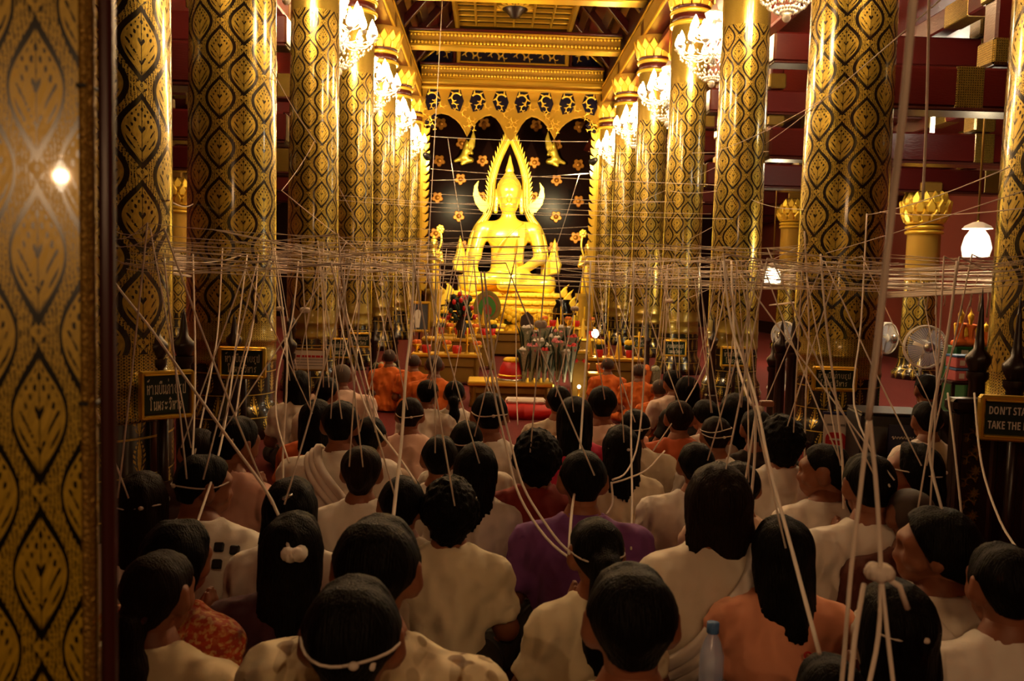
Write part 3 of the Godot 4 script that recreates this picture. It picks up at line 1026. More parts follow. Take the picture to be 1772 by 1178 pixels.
func build_columns():
	for k in range(1, 8):
		for s in [-1.0, 1.0]:
			var r := 0.285
			if k == 2: r = 0.35
			if k == 1: r = 0.37
			var x: float = NAVE + s * (ROW - 0.29 + r)
			if k == 1 and s < 0: x = at(288, 100, -col_z(1)).x - r
			nave_column(x, col_z(k), r)
	for k in [3, 4, 5, 6]:
		var tp := 2.86 if k < 5 else 3.30
		for s in [-1.0, 1.0]:
			if s < 0 and k == 3: continue
			aisle_column(NAVE + s * AISLE, col_z(k) - 0.0, tp if s > 0 else 3.05, "gilded column with a lotus bud capital in the side aisle")

# ---------------------------------------------------------------- lamps
func omni(called: String, where: Vector3, energy: float, c: Color, size: float, parent: Node = self):
	var l := OmniLight3D.new()
	l.name = called
	l.light_color = c
	l.light_energy = energy
	l.light_size = size
	l.omni_range = 60.0
	l.omni_attenuation = 2.0
	l.shadow_enabled = true
	parent.add_child(l, true)
	l.position = where

func build_lamps():
	var proto := chandelier()
	var first := true
	for k in range(1, 7):
		for s in [-1.0, 1.0]:
			var z := (col_z(k) + col_z(k + 1)) * 0.5
			var o: Node3D = proto
			if not first:
				o = proto.duplicate()
				o.name = numbered("chandelier")
				add_child(o)
			first = false
			o.position = Vector3(NAVE + s * (ROW - 0.02), 4.52, z)
	# glass pendant lamp in the right aisle
	var p := at(1690, 422, 9.2)
	pendant(p, "clear glass pendant lamp with a glowing bulb under a white shade in the aisle")
	pendant(at(1337, 478, 15.0), "small glowing pendant lamp beyond the columns behind the fans")
	# fluorescent battens on the aisle walls and under the tie beams
	for a in [[at(1616, 170, 12.2), "white fluorescent tube upright between the red aisle beams", true], [at(1700, 150, 9.3), "white fluorescent tube under the upper red beam of the aisle", false], [at(1540, 270, 12.6), "white fluorescent tube under the lower red beam of the aisle", false]]:
		batten(a[0], a[1], a[2])
	# floodlights that pick out the statue
	for s in [-1.0, 1.0]:
		var w := Vector3(NAVE + s * 2.05, 4.35, col_z(7) + 0.55)
		var o := thing("floodlight", "small black floodlight bracketed to the column beside the arch", "lamp", w, 0, "floodlights aimed at the statue")
		var aim := (Vector3(NAVE, 3.0, -25.6) - w).normalized()
		o.basis = Basis.looking_at(aim)
		put("housing", lathe([Vector2(0, -0.14), Vector2(0.06, -0.13), Vector2(0.085, -0.02), Vector2(0.095, 0.06), Vector2(0.08, 0.06), Vector2(0.07, 0.0), Vector2(0, -0.01)], 16), M.black, o, Vector3.ZERO, Vector3(-PI / 2, 0, 0))
		put("lamp_lens", lathe([Vector2(0, 0.0), Vector2(0.075, 0.0), Vector2(0.0, 0.012)], 16), M.bulb, o, Vector3(0, 0, -0.035), Vector3(-PI / 2, 0, 0))
		put("bracket", tube([Vector3(0, 0.0, 0.1), Vector3(0, 0.1, 0.18), Vector3(s * 0.2, 0.12, 0.3)], 0.015), M.black, o, Vector3.ZERO)
		var l := SpotLight3D.new()
		l.name = "flood_beam"
		l.light_color = Color(1.0, 0.90, 0.66)
		l.light_energy = FLOOD_E
		l.light_size = 0.07
		l.spot_range = 40.0
		l.spot_attenuation = 2.0
		l.spot_angle = 38.0
		l.spot_angle_attenuation = 0.6
		l.shadow_enabled = true
		o.add_child(l)
		l.position = Vector3(0, 0, -0.12)
	# porch lantern behind the photographer: its spark shows in the lacquered door leaf
	var ln := thing("porch_lantern", "slim porch lantern outside the doorway", "lamp", Vector3(-1.12, 1.70, 1.6))
	put("globe_bulb", ball(Vector3(0.022, 0.06, 0.022), 12, 8), M.bulb_soft, ln, Vector3.ZERO)
	put("cap", lathe([Vector2(0.03, 0.07), Vector2(0.06, 0.075), Vector2(0.02, 0.12), Vector2(0, 0.13)], 14), M.black, ln, Vector3.ZERO)
	put("chain", tube([Vector3(0, 0.12, 0), Vector3(0, 1.5, 0)], 0.006), M.black, ln, Vector3.ZERO)
	omni("porch_light", Vector3(0, 0, 0), PORCH_E, WARM, 0.02, ln)
	# the porch ceiling light over the doorway steps, whose soft light falls on the backs of the last rows
	var pc := thing("porch_ceiling_lamp", "long porch ceiling lamp outside the doorway", "lamp", Vector3(0.55, 2.95, 1.9))
	pc.basis = Basis.looking_at((Vector3(0.5, 0.5, -3.2) - pc.position).normalized())
	put("lamp_panel", box(Vector3(1.4, 0.35, 0.02), 0.005), glow(WARM, 1.5), pc, Vector3(0, 0, 0.02))
	put("housing", box(Vector3(1.5, 0.42, 0.06), 0.01), M.white_paint, pc, Vector3(0, 0, 0.065))
	put("hanger", tube([Vector3(0, 0.1, 0.1), Vector3(0, 0.6, 0.5)], 0.01), M.black, pc, Vector3.ZERO)
	var al := AreaLight3D.new()
	al.name = "porch_panel_light"
	al.light_color = WARM
	al.light_energy = PORCH_PANEL_E
	al.area_size = Vector2(1.4, 0.35)
	al.area_range = 60.0
	al.shadow_enabled = true
	pc.add_child(al)
	al.position = Vector3(0, 0, -0.02)

const PORCH_E := 0.55
const PORCH_PANEL_E := 1.6

func chandelier() -> Node3D:
	var o := thing("chandelier", "crystal chandelier with glowing candle bulbs hung between gilded columns", "chandelier", Vector3.ZERO, 0, "crystal chandeliers along the nave")
	put("chain", tube([Vector3(0, 0.55, 0), Vector3(0, 1.36, 0)], 0.012), M.gold, o, Vector3.ZERO)
	put("crown", lathe([Vector2(0, 0.42), Vector2(0.11, 0.43), Vector2(0.13, 0.47), Vector2(0.05, 0.52), Vector2(0.03, 0.58), Vector2(0, 0.59)], 14), M.crystal, o, Vector3.ZERO)
	put("stem", lathe([Vector2(0, -0.22), Vector2(0.05, -0.2), Vector2(0.025, -0.1), Vector2(0.07, 0.0), Vector2(0.03, 0.1), Vector2(0.045, 0.25), Vector2(0.02, 0.42)], 14), M.silver, o, Vector3.ZERO)
	var flame := lathe([Vector2(0, 0), Vector2(0.040, 0.03), Vector2(0.048, 0.07), Vector2(0.030, 0.13), Vector2(0, 0.19)], 6)
	var dish := lathe([Vector2(0, -0.05), Vector2(0.02, -0.045), Vector2(0.055, -0.02), Vector2(0.06, -0.012), Vector2(0.018, -0.008), Vector2(0.018, 0.0), Vector2(0, 0.0)], 10)
	for tier in 2:
		var n := 14 if tier == 0 else 8
		var R := 0.46 if tier == 0 else 0.28
		var y := 0.02 if tier == 0 else 0.24
		for i in n:
			var a := TAU * (i + 0.4 * tier) / n
			var d := Vector3(sin(a), 0, cos(a))
			var arm := part("arm", tube(smooth_line([Vector3(0, y - 0.05, 0), d * R * 0.45 + Vector3(0, y - 0.13, 0), d * R * 0.85 + Vector3(0, y - 0.10, 0), d * R + Vector3(0, y - 0.03, 0)], 3), 0.010, 5), M.crystal, o)
			put("drip_dish", dish, M.crystal, arm, d * R + Vector3(0, y, 0))
			put("candle_bulb", flame, M.bulb, arm, d * R + Vector3(0, y, 0))
	# strings of crystal drops: too many and too small to tell apart
	var st := begin()
	var drop := [Vector2(0, -0.03), Vector2(0.016, -0.012), Vector2(0.011, 0.008), Vector2(0, 0.02)]
	for i in 26:
		var a := TAU * i / 26
		for j in 6:
			var t := j / 5.0
			var rr := lerpf(0.43, 0.06, pow(t, 0.8))
			add_lathe(st, drop, 5, Vector3(sin(a + t * 0.4) * rr, -0.10 - 0.30 * sin(t * PI * 0.5), cos(a + t * 0.4) * rr))
	for i in 14:
		var a := TAU * i / 14
		for j in 4:
			var t := j / 3.0
			add_lathe(st, drop, 5, Vector3(sin(a) * lerpf(0.10, 0.23, t), lerpf(0.46, 0.2, t), cos(a) * lerpf(0.10, 0.23, t)))
	add_ball(st, Vector3(0, -0.46, 0), Vector3(0.045, 0.05, 0.045), 10, 8)
	var cr := put("crystal_drops", done(st), M.crystal, o, Vector3.ZERO)
	cr.set_meta("kind", "stuff")
	omni("chandelier_light", Vector3(0, 0.12, 0), CHANDELIER_E, WARM, 0.16, o)
	return o

func pendant(p: Vector3, label: String):
	var o := thing("pendant_lamp", label, "lamp", p)
	put("globe_bulb", ball(Vector3(0.075, 0.095, 0.075), 16, 10), M.bulb_soft, o, Vector3.ZERO)
	put("glass_shade", lathe([Vector2(0.13, -0.14), Vector2(0.15, -0.04), Vector2(0.12, 0.08), Vector2(0.07, 0.15)], 20), M.glass, o, Vector3.ZERO)
	put("reflector", lathe([Vector2(0.15, 0.16), Vector2(0.13, 0.19), Vector2(0.05, 0.23), Vector2(0, 0.24)], 20), M.white_paint, o, Vector3.ZERO)
	put("rod", tube([Vector3(0, 0.22, 0), Vector3(0, 2.2, 0)], 0.012), M.gold_wood, o, Vector3.ZERO)
	omni("pendant_light", Vector3(0, 0, 0), 1.4, Color(1.0, 0.90, 0.70), 0.08, o)

func batten(p: Vector3, label: String, upright: bool):
	var o := thing("fluorescent_batten", label, "lamp", p, 0, "")
	var L := 0.55
	put("lamp_tube", tube([Vector3(-L, 0, 0.03), Vector3(L, 0, 0.03)], 0.02, 8), M.bulb_soft, o, Vector3.ZERO)
	put("tray", box(Vector3(L * 2.1, 0.05, 0.04), 0.01), M.white_paint, o, Vector3(0, 0, -0.01))
	if upright: o.rotation.z = PI / 2
	omni("batten_light", Vector3(0, 0, 0.12), 0.35, Color(1.0, 0.93, 0.82), 0.15, o)

# ---------------------------------------------------------------- the statue and its altar
const SD := 26.2
func sp(dx: float, py: float) -> Vector2:      # photograph measure at the statue -> metres
	return Vector2(dx * SD / FPX, (486.0 - py) * SD / FPX + 1.35)

func mirror_poly(p: Array) -> PackedVector2Array:
	var q := PackedVector2Array()
	for v in p: q.append(Vector2(-v.x, v.y))
	return q

func band(path: Array, width: Array) -> PackedVector2Array:
	var a := PackedVector2Array()
	var b := []
	for i in path.size():
		var t: Vector2 = (path[mini(i + 1, path.size() - 1)] - path[maxi(i - 1, 0)]).normalized()
		var n := Vector2(-t.y, t.x)
		a.append(path[i] + n * width[i] * 0.5)
		b.append(path[i] - n * width[i] * 0.5)
	b.reverse()
	for v in b: a.append(v)
	return a

func fine(path: Array, per := 4) -> Array:
	var pts := []
	for v in path: pts.append(Vector3(v.x, v.y, 0))
	var out := []
	for v in smooth_line(pts, per): out.append(Vector2(v.x, v.y))
	return out

func build_altar():
	var sx := at(877, 486, SD).x
	var base := Vector3(sx, 0, -SD + 0.25)
	# pedestal
	var pd := thing("statue_pedestal", "tiered gilded pedestal with lotus mouldings under the seated statue", "pedestal", base)
	var widths := [4.5, 4.1, 4.2, 3.7, 3.8, 3.35, 3.45, 3.0, 3.15]
	for i in widths.size():
		var w: float = widths[i]
		put("tier", box(Vector3(w, 0.113, w * 0.5), 0.03), M.gold_bright if i % 2 == 0 else M.gold_dull, pd, Vector3(0, 0.0565 + 0.113 * i, -0.1))
		if i % 2 == 0:
			var petal := plate(PackedVector2Array([Vector2(-0.10, 0), Vector2(0.10, 0), Vector2(0.11, 0.06), Vector2(0, 0.12), Vector2(-0.11, 0.06)]), 0.07, 0.03)
			var n := int(w / 0.24)
			for j in n:
				put("lotus_petal", petal, M.gold_bright, pd, Vector3(-w * 0.5 + w * (j + 0.5) / n, 0.113 * i - 0.01, w * 0.25 - 0.1 + 0.01))
	# flame brackets stepping down both flanks
	for s in [-1.0, 1.0]:
		for i in 6:
			var y := 0.95 - 0.15 * i
			var fl := plate(PackedVector2Array([Vector2(-0.10, -0.08), Vector2(0.10, -0.10), Vector2(0.20, 0.02), Vector2(0.17, 0.16), Vector2(0.24, 0.30), Vector2(0.08, 0.18), Vector2(-0.02, 0.06)]), 0.12, 0.03)
			put("flame_bracket", fl, M.gold_bright, pd, Vector3(s * (1.58 + 0.13 * i), y + 0.05, 0.55), Vector3(0, 0.0 if s > 0 else PI, 0))
	statue(base + Vector3(0, 1.03, -0.05))
	aureole(Vector3(sx, 0, -SD - 0.45))
	disciple(at(749, 500, 24.6), 1.0, "gilded standing figure holding a flower stem beside the twisted gold post")
	disciple(at(1016, 508, 24.6), -1.0, "gilded standing figure on the far side of the statue from the portrait")
	# gilded ornaments on the dark wall behind
	var spots := [[763, 214], [799, 248], [838, 214], [928, 217], [963, 251], [1003, 219], [760, 278], [835, 278], [925, 281], [1001, 285], [797, 310], [963, 312], [757, 342], [794, 374], [754, 404], [1001, 348], [962, 375], [996, 411], [832, 341], [923, 341], [800, 425], [958, 428]]
	var ros := rosette_proto()
	for i in spots.size():
		var r: Node3D = ros if i == 0 else ros.duplicate()
		if i > 0:
			r.name = numbered("wall_rosette")
			add_child(r)
		r.position = at(spots[i][0], spots[i][1], 28.37)
	for s in [-1.0, 1.0]:
		flying_figure(at(803 if s < 0 else 962, 268 if s < 0 else 271, 28.26), s)
	altar_front()

func statue(where: Vector3):
	var o := thing("seated_statue", "large golden seated statue in meditation with one hand over the knee", "statue", where)
	var b := Blob.new()
	b.k = 0.16
	b.bone(Vector3(0, 0.30, -0.28), Vector3(0, 0.95, -0.26), 0.56, 0.46, 1.15)
	b.bone(Vector3(0, 0.95, -0.24), Vector3(0, 1.62, -0.2), 0.44, 0.56, 1.2)
	b.bone(Vector3(-0.60, 1.86, -0.22), Vector3(0.60, 1.86, -0.22), 0.24, 0.24)
	b.bone(Vector3(-0.30, 1.62, -0.05), Vector3(0.30, 1.62, -0.05), 0.30, 0.30, 1.2)
	b.bone(Vector3(0, 2.0, -0.2), Vector3(0, 2.4, -0.15), 0.23, 0.20)
	# arms
	b.bone(Vector3(-0.80, 1.82, -0.22), Vector3(-0.98, 1.05, -0.08), 0.225, 0.175)
	b.bone(Vector3(-0.98, 1.05, -0.08), Vector3(-1.02, 0.58, 0.46), 0.17, 0.125)
	b.bone(Vector3(-1.02, 0.58, 0.46), Vector3(-1.03, 0.40, 0.66), 0.11, 0.12, 1.0)
	b.bone(Vector3(0.80, 1.82, -0.22), Vector3(1.0, 1.02, -0.12), 0.225, 0.175)
	b.bone(Vector3(1.0, 1.02, -0.12), Vector3(0.42, 0.60, 0.50), 0.17, 0.125)
	b.bone(Vector3(0.42, 0.60, 0.50), Vector3(0.18, 0.58, 0.60), 0.11, 0.11)
	# folded legs
	b.bone(Vector3(0.35, 0.26, -0.15), Vector3(1.17, 0.24, 0.36), 0.34, 0.25)
	b.bone(Vector3(-0.35, 0.26, -0.15), Vector3(-1.17, 0.24, 0.36), 0.34, 0.25)
	b.bone(Vector3(1.17, 0.22, 0.38), Vector3(-0.15, 0.20, 0.86), 0.22, 0.17)
	b.bone(Vector3(-1.17, 0.26, 0.38), Vector3(0.30, 0.46, 0.72), 0.22, 0.15)
	b.bone(Vector3(0.30, 0.46, 0.72), Vector3(0.62, 0.48, 0.60), 0.13, 0.10)
	var body := b.net(0.042)
	# fingers
	var f := Blob.new()
	f.k = 0.03
	for i in 4:
		var x := -1.03 + (i - 1.5) * 0.062
		var L: float = [0.26, 0.32, 0.34, 0.30][i]
		f.bone(Vector3(x, 0.42, 0.70), Vector3(x, 0.30, 0.765), 0.040, 0.036)
		f.bone(Vector3(x, 0.30, 0.765), Vector3(x, 0.30 - L, 0.77), 0.036, 0.026)
		var z := 0.56 + (i - 1.5) * 0.06
		f.bone(Vector3(0.22, 0.60, z), Vector3(0.02, 0.60, z + 0.01), 0.040, 0.034)
		f.bone(Vector3(0.02, 0.60, z + 0.01), Vector3(-0.16 - 0.03 * (i % 2), 0.62, z), 0.034, 0.026)
	f.bone(Vector3(-0.92, 0.44, 0.62), Vector3(-0.86, 0.22, 0.72), 0.045, 0.030)
	f.bone(Vector3(0.26, 0.64, 0.52), Vector3(0.12, 0.74, 0.56), 0.045, 0.030)
	var fingers := f.net(0.022)
	# head
	var h := Blob.new()
	h.k = 0.09
	h.bone(Vector3(0, 2.60, -0.08), Vector3(0, 2.98, -0.14), 0.275, 0.36)
	h.bone(Vector3(0, 2.40, -0.12), Vector3(0, 2.50, -0.1), 0.2, 0.22)
	h.bone(Vector3(0, 2.84, 0.20), Vector3(0, 2.68, 0.27), 0.035, 0.055)
	h.bone(Vector3(-0.09, 2.555, 0.185), Vector3(0.09, 2.555, 0.185), 0.03, 0.03)
	for s in [-1.0, 1.0]:
		h.bone(Vector3(s * 0.05, 2.88, 0.19), Vector3(s * 0.22, 2.90, 0.11), 0.028, 0.022)
		h.bone(Vector3(s * 0.10, 2.79, 0.175), Vector3(s * 0.19, 2.79, 0.13), 0.036, 0.030)
		h.bone(Vector3(s * 0.37, 2.98, -0.16), Vector3(s * 0.39, 2.38, -0.12), 0.055, 0.065)
	var head := h.net(0.024)
	part("body", merged([[body, Transform3D.IDENTITY], [fingers, Transform3D.IDENTITY], [head, Transform3D.IDENTITY]]), M.gold_bright, o)
	# curled hair with its topknot and flame
	var c := Blob.new()
	c.k = 0.1
	c.noise = FastNoiseLite.new()
	c.noise.frequency = 1.0
	c.noise.seed = 4
	c.amp = 0.022
	c.nscale = Vector3(14, 14, 14)
	c.bone(Vector3(0, 3.02, -0.20), Vector3(0, 3.08, -0.20), 0.37, 0.36)
	c.bone(Vector3(0, 3.36, -0.2), Vector3(0, 3.42, -0.2), 0.20, 0.17)
	c.cuts = [[Vector3(0, 2.98, 0.10), Vector3(0, -0.75, 0.66).normalized()], [Vector3(0, 2.75, 0), Vector3(0, -1, 0)]]
	var hr := part("curled_hair", merged([[c.net(0.026), Transform3D.IDENTITY]]), M.gold_bright, o)
	var st := begin()
	add_lathe(st, [Vector2(0.10, 3.52), Vector2(0.13, 3.60), Vector2(0.10, 3.72), Vector2(0.06, 3.86), Vector2(0.03, 4.0), Vector2(0, 4.1)], 12, Vector3(0, 0, -0.2), 1, 1, Vector2(1, 0.6))
	put("flame_finial", done(st), M.gold_bright, hr, Vector3.ZERO)
	# robe edge across the chest and the narrow hanging sash over the shoulder
	part("robe_edge", tube(smooth_line([Vector3(-0.43, 0.95, 0.12), Vector3(-0.25, 1.35, 0.29), Vector3(0.12, 1.78, 0.24), Vector3(0.42, 2.05, 0.0)], 4), 0.035, 6), M.gold_bright, o)
	var sash := begin()
	for i in 5:
		add_box(sash, Vector3(0.42 - 0.02 * i, 1.95 - 0.24 * i, 0.03 + [0.0, 0.22, 0.30, 0.28, 0.22][i]), Vector3(0.20, 0.27, 0.05), 0.015, Basis(Vector3.RIGHT, [-0.8, -0.35, -0.05, 0.15, 0.3][i]))
	part("shoulder_sash", done(sash), M.gold_bright, o)

func aureole(where: Vector3):
	var o := thing("aureole", "gilded flame shaped arch framing the seated statue", "arch", where)
	var path := fine([sp(-67, 486), sp(-66, 450), sp(-62, 418), sp(-53, 395), sp(-40, 377), sp(-32, 360), sp(-30, 338), sp(-29, 314), sp(-24, 290), sp(-15, 266), sp(-6, 246), sp(0, 234)], 3)
	var wid := []
	for i in path.size():
		wid.append(lerpf(0.24, 0.20, float(i) / path.size()))
	for s in [-1.0, 1.0]:
		var outer := band(path, wid)
		if s > 0: outer = mirror_poly(Array(outer))
		put("flame_arch", plate(outer, 0.16, 0.05), M.gold_bright, o, Vector3.ZERO)
		var rib := []
		for v in path: rib.append(Vector3(v.x * -s, v.y, 0.09))
		put("rib", tube(rib, 0.035, 6), M.gold_bright, o, Vector3.ZERO)
		# flame teeth on the outside
		for i in range(9, path.size() - 1):
			if i < 13: continue
			var t: Vector2 = (path[mini(i + 1, path.size() - 1)] - path[i - 1]).normalized()
			var n := Vector2(-t.y, t.x)
			var c: Vector2 = path[i] + n * 0.10
			var tooth := plate(PackedVector2Array([c - t * 0.07, c + t * 0.07, c + t * 0.16 + n * 0.11]) if s < 0 else mirror_poly([c - t * 0.07, c + t * 0.07, c + t * 0.16 + n * 0.11]), 0.08, 0.015)
			put("flame_tooth", tooth, M.gold_bright, o, Vector3.ZERO)
		# the crescent horn that curls out at the shoulder
		var horn := [sp(-34, 371), sp(-48, 366), sp(-58, 353), sp(-62, 338), sp(-60, 323), sp(-53, 314), sp(-55, 326), sp(-52, 338), sp(-45, 347), sp(-36, 352)]
		put("horn", plate(PackedVector2Array(horn) if s < 0 else mirror_poly(horn), 0.16, 0.05), M.gold_bright, o, Vector3.ZERO)
		# upright flame finial at the foot
		var fin := [sp(-92, 472), sp(-74, 474), sp(-72, 452), sp(-76, 432), sp(-83, 409), sp(-88, 430), sp(-90, 442), sp(-96, 455)]
		put("foot_flame", plate(PackedVector2Array(fin) if s < 0 else mirror_poly(fin), 0.20, 0.06), M.gold_bright, o, Vector3.ZERO)
	for s in [-1.0, 1.0]:
		put("foot_post", box(Vector3(0.22, 1.5, 0.16), 0.03), M.gold, o, Vector3(s * 1.38, 0.75, 0))

func disciple(foot: Vector3, s: float, label: String):
	var o := thing("standing_figure", label, "statue", Vector3(foot.x, 0, foot.z))
	var y0 := foot.y
	put("plinth", lathe([Vector2(0, 0), Vector2(0.36, 0), Vector2(0.34, 0.2), Vector2(0.24, 0.3), Vector2(0.24, y0 - 0.2), Vector2(0.34, y0 - 0.1), Vector2(0.34, y0), Vector2(0, y0)], 16), M.gold_dull, o, Vector3.ZERO)
	var b := Blob.new()
	b.k = 0.06
	b.bone(Vector3(0, 0.05, 0), Vector3(0, 0.75, 0), 0.19, 0.15)
	b.bone(Vector3(0, 0.75, 0), Vector3(0, 1.0, 0), 0.13, 0.15, 1.3)
	b.bone(Vector3(-0.15, 1.03, 0), Vector3(0.15, 1.03, 0), 0.07, 0.07)
	b.bone(Vector3(0, 1.05, 0), Vector3(0, 1.18, 0.0), 0.055, 0.055)
	b.bone(Vector3(0, 1.24, 0.01), Vector3(0, 1.31, 0.0), 0.085, 0.095)
	b.bone(Vector3(0, 1.26, 0.09), Vector3(0, 1.24, 0.11), 0.015, 0.018)
	for q in [-1.0, 1.0]:
		b.bone(Vector3(q * 0.19, 1.02, 0), Vector3(q * 0.24, 0.78, 0.05), 0.06, 0.05)
		b.bone(Vector3(q * 0.24, 0.78, 0.05), Vector3(q * 0.04, 0.92, 0.19), 0.045, 0.035)
		b.bone(Vector3(q * 0.03, 0.92, 0.2), Vector3(q * 0.02, 1.04, 0.22), 0.03, 0.018)
		b.bone(Vector3(q * 0.09, 1.3, 0), Vector3(q * 0.09, 1.2, 0), 0.018, 0.022)
	put("figure", merged([[b.net(0.028), Transform3D.IDENTITY]]), M.gold, o, Vector3(0, y0, 0))
	put("crown", lathe([Vector2(0.09, 1.34), Vector2(0.10, 1.37), Vector2(0.06, 1.42), Vector2(0.02, 1.5), Vector2(0, 1.54)], 12), M.gold_bright, o, Vector3(0, y0, 0))
	# a tall flower stem held beside the head
	var st := begin()
	add_tube(st, smooth_line([Vector3(s * 0.10, 0.95, 0.2), Vector3(s * 0.22, 1.3, 0.16), Vector3(s * 0.20, 1.6, 0.12)], 4), 0.03, 6)
	for i in 7:
		var a := TAU * i / 7
		add_ball(st, Vector3(s * 0.18 + cos(a) * 0.07, 1.68 + sin(a) * 0.08, 0.12), Vector3(0.05, 0.05, 0.04), 7, 5)
	add_ball(st, Vector3(s * 0.18, 1.68, 0.13), Vector3(0.06, 0.06, 0.05), 8, 6)
	put("flower_stem", done(st), M.gold_bright, o, Vector3(0, y0, 0))

func rosette_proto() -> Node3D:
	var o := thing("wall_rosette", "small gilded leafy rosette mounted on the dark wall", "ornament", Vector3.ZERO, 0, "gilded rosettes behind the statue")
	part("disc", lathe([Vector2(0, 0.0), Vector2(0.10, 0.0), Vector2(0.08, 0.05), Vector2(0, 0.07)], 12), M.rosette, o).rotation.x = PI / 2
	var leaf := plate(PackedVector2Array([Vector2(-0.06, 0.04), Vector2(0.06, 0.04), Vector2(0.085, 0.11), Vector2(0.05, 0.18), Vector2(0, 0.20), Vector2(-0.05, 0.18), Vector2(-0.085, 0.11)]), 0.05, 0.018)
	for i in 5:
		put("leaf", leaf, M.rosette, o, Vector3(0, 0, 0.02), Vector3(0, 0, TAU * (i + 0.5) / 5))
	return o

# an adoring heavenly figure in gilt relief, kneeling in flight, its robe a flame behind it
func flying_figure(p: Vector3, s: float):
	var o := thing("flying_figure", "gilded kneeling figure with a flame scarf on the %s side" % ("portrait" if s < 0 else "candle bulb"), "ornament", p)
	var b := Blob.new()
	b.k = 0.07
	b.bone(Vector3(0, -0.05, 0), Vector3(-s * 0.06, 0.16, 0), 0.12, 0.11, 1.4)
	b.bone(Vector3(0.0, -0.08, 0), Vector3(-s * 0.24, -0.16, 0), 0.10, 0.07, 1.3)
	b.bone(Vector3(-s * 0.24, -0.16, 0), Vector3(s * 0.06, -0.28, 0), 0.065, 0.05, 1.3)
	b.bone(Vector3(0.05 * s, -0.1, 0), Vector3(s * 0.28, -0.20, 0), 0.09, 0.05, 1.3)
	b.bone(Vector3(-s * 0.07, 0.28, 0.01), Vector3(-s * 0.08, 0.32, 0.01), 0.07, 0.07)
	b.bone(Vector3(-s * 0.08, 0.36, 0.01), Vector3(-s * 0.08, 0.50, 0.01), 0.045, 0.01)
	b.bone(Vector3(-s * 0.08, 0.17, 0.02), Vector3(-s * 0.26, 0.05, 0.05), 0.045, 0.035)
	b.bone(Vector3(-s * 0.26, 0.05, 0.05), Vector3(-s * 0.22, 0.22, 0.06), 0.033, 0.02)
	part("figure", merged([[b.net(0.024), Transform3D.IDENTITY]]), M.gold_bright, o)
	var sc := [Vector2(0.0, -0.1), Vector2(0.20, -0.02), Vector2(0.34, 0.22), Vector2(0.36, 0.50), Vector2(0.28, 0.75), Vector2(0.20, 0.50), Vector2(0.12, 0.34), Vector2(0.06, 0.18)]
	var hole := plate(PackedVector2Array(sc) if s < 0 else mirror_poly(sc), 0.06, 0.02)
	put("flame_scarf", hole, M.gold_bright, o, Vector3(0, 0.05, -0.01))

func table(called: String, label: String, c: Vector3, s: Vector3, m: Material, cat := "table") -> Node3D:
	var o := thing(called, label, cat, Vector3(c.x, 0, c.z))
	put("top", box(Vector3(s.x, 0.05, s.z), 0.012), M.gold, o, Vector3(0, s.y - 0.025, 0))
	put("apron", box(Vector3(s.x * 0.95, s.y * 0.3, s.z * 0.9), 0.01), m, o, Vector3(0, s.y - 0.05 - s.y * 0.15, 0))
	for i in [-1, 1]:
		for j in [-1, 1]:
			put("leg", lathe([Vector2(0, 0), Vector2(0.05, 0), Vector2(0.045, s.y * 0.1), Vector2(0.03, s.y * 0.25), Vector2(0.045, s.y * 0.6), Vector2(0.045, s.y - 0.05)], 8), M.gold_wood, o, Vector3(i * (s.x * 0.46 - 0.03), 0, j * (s.z * 0.44 - 0.03)))
	put("skirt", box(Vector3(s.x * 0.9, s.y * 0.55, s.z * 0.8), 0.01), m, o, Vector3(0, s.y * 0.36, 0))
	return o

func flower_ball(p: Vector3, r: float, m: Material, label: String, group := ""):
	var o := thing("flower_arrangement", label, "flowers", p, 0, group)
	var st := begin()
	for i in 34:
		var y := 1.0 - 2.0 * (i + 0.5) / 34
		if y < -0.45: continue
		var a := i * 2.39996
		var d := Vector3(sqrt(1 - y * y) * cos(a), y * 0.75, sqrt(1 - y * y) * sin(a))
		add_ball(st, d * r * 0.78, Vector3.ONE * r * 0.30, 6, 4)
	put("blooms", done(st), m, o, Vector3.ZERO).set_meta("kind", "stuff")
	put("foliage", ball(Vector3(r * 0.82, r * 0.55, r * 0.82), 10, 6), M.leaf, o, Vector3(0, -r * 0.12, 0))
	put("vase", lathe([Vector2(0, -r * 1.5), Vector2(r * 0.35, -r * 1.5), Vector2(r * 0.45, -r * 1.1), Vector2(r * 0.25, -r * 0.6), Vector2(r * 0.3, -r * 0.4)], 10), M.gold, o, Vector3.ZERO)

func bouquet(p: Vector3, h: float, tilt: float, bloom: Material, label: String):
	var o := thing("wrapped_bouquet", label, "flowers", p, rng.randf() * TAU, "wrapped bouquets on the offering table")
	o.rotation.z = tilt
	var st := begin()
	add_lathe(st, [Vector2(0.012, 0), Vector2(0.022, h * 0.35), Vector2(0.05, h * 0.8), Vector2(0.062, h)], 9, Vector3.ZERO, 1, 1, Vector2.ONE, 9, 0.25)
	put("paper_wrap", done(st), M.wrap, o, Vector3.ZERO)
	var sb := begin()
	for i in 6:
		var a := i * 2.4
		add_ball(sb, Vector3(cos(a) * 0.045, h * (0.92 + 0.03 * (i % 3)), sin(a) * 0.045), Vector3(0.028, 0.045, 0.028), 6, 5)
	put("buds", done(sb), bloom, o, Vector3.ZERO)
	var sg := begin()
	for i in 5:
		var a := i * 2.4 + 0.7
		add_tube(sg, [Vector3(0, h * 0.1, 0), Vector3(cos(a) * 0.07, h * 0.85, sin(a) * 0.07), Vector3(cos(a) * 0.11, h * 1.02, sin(a) * 0.11)], [0.008, 0.014, 0.004], 4)
	put("leaves", done(sg), M.leaf, o, Vector3.ZERO)

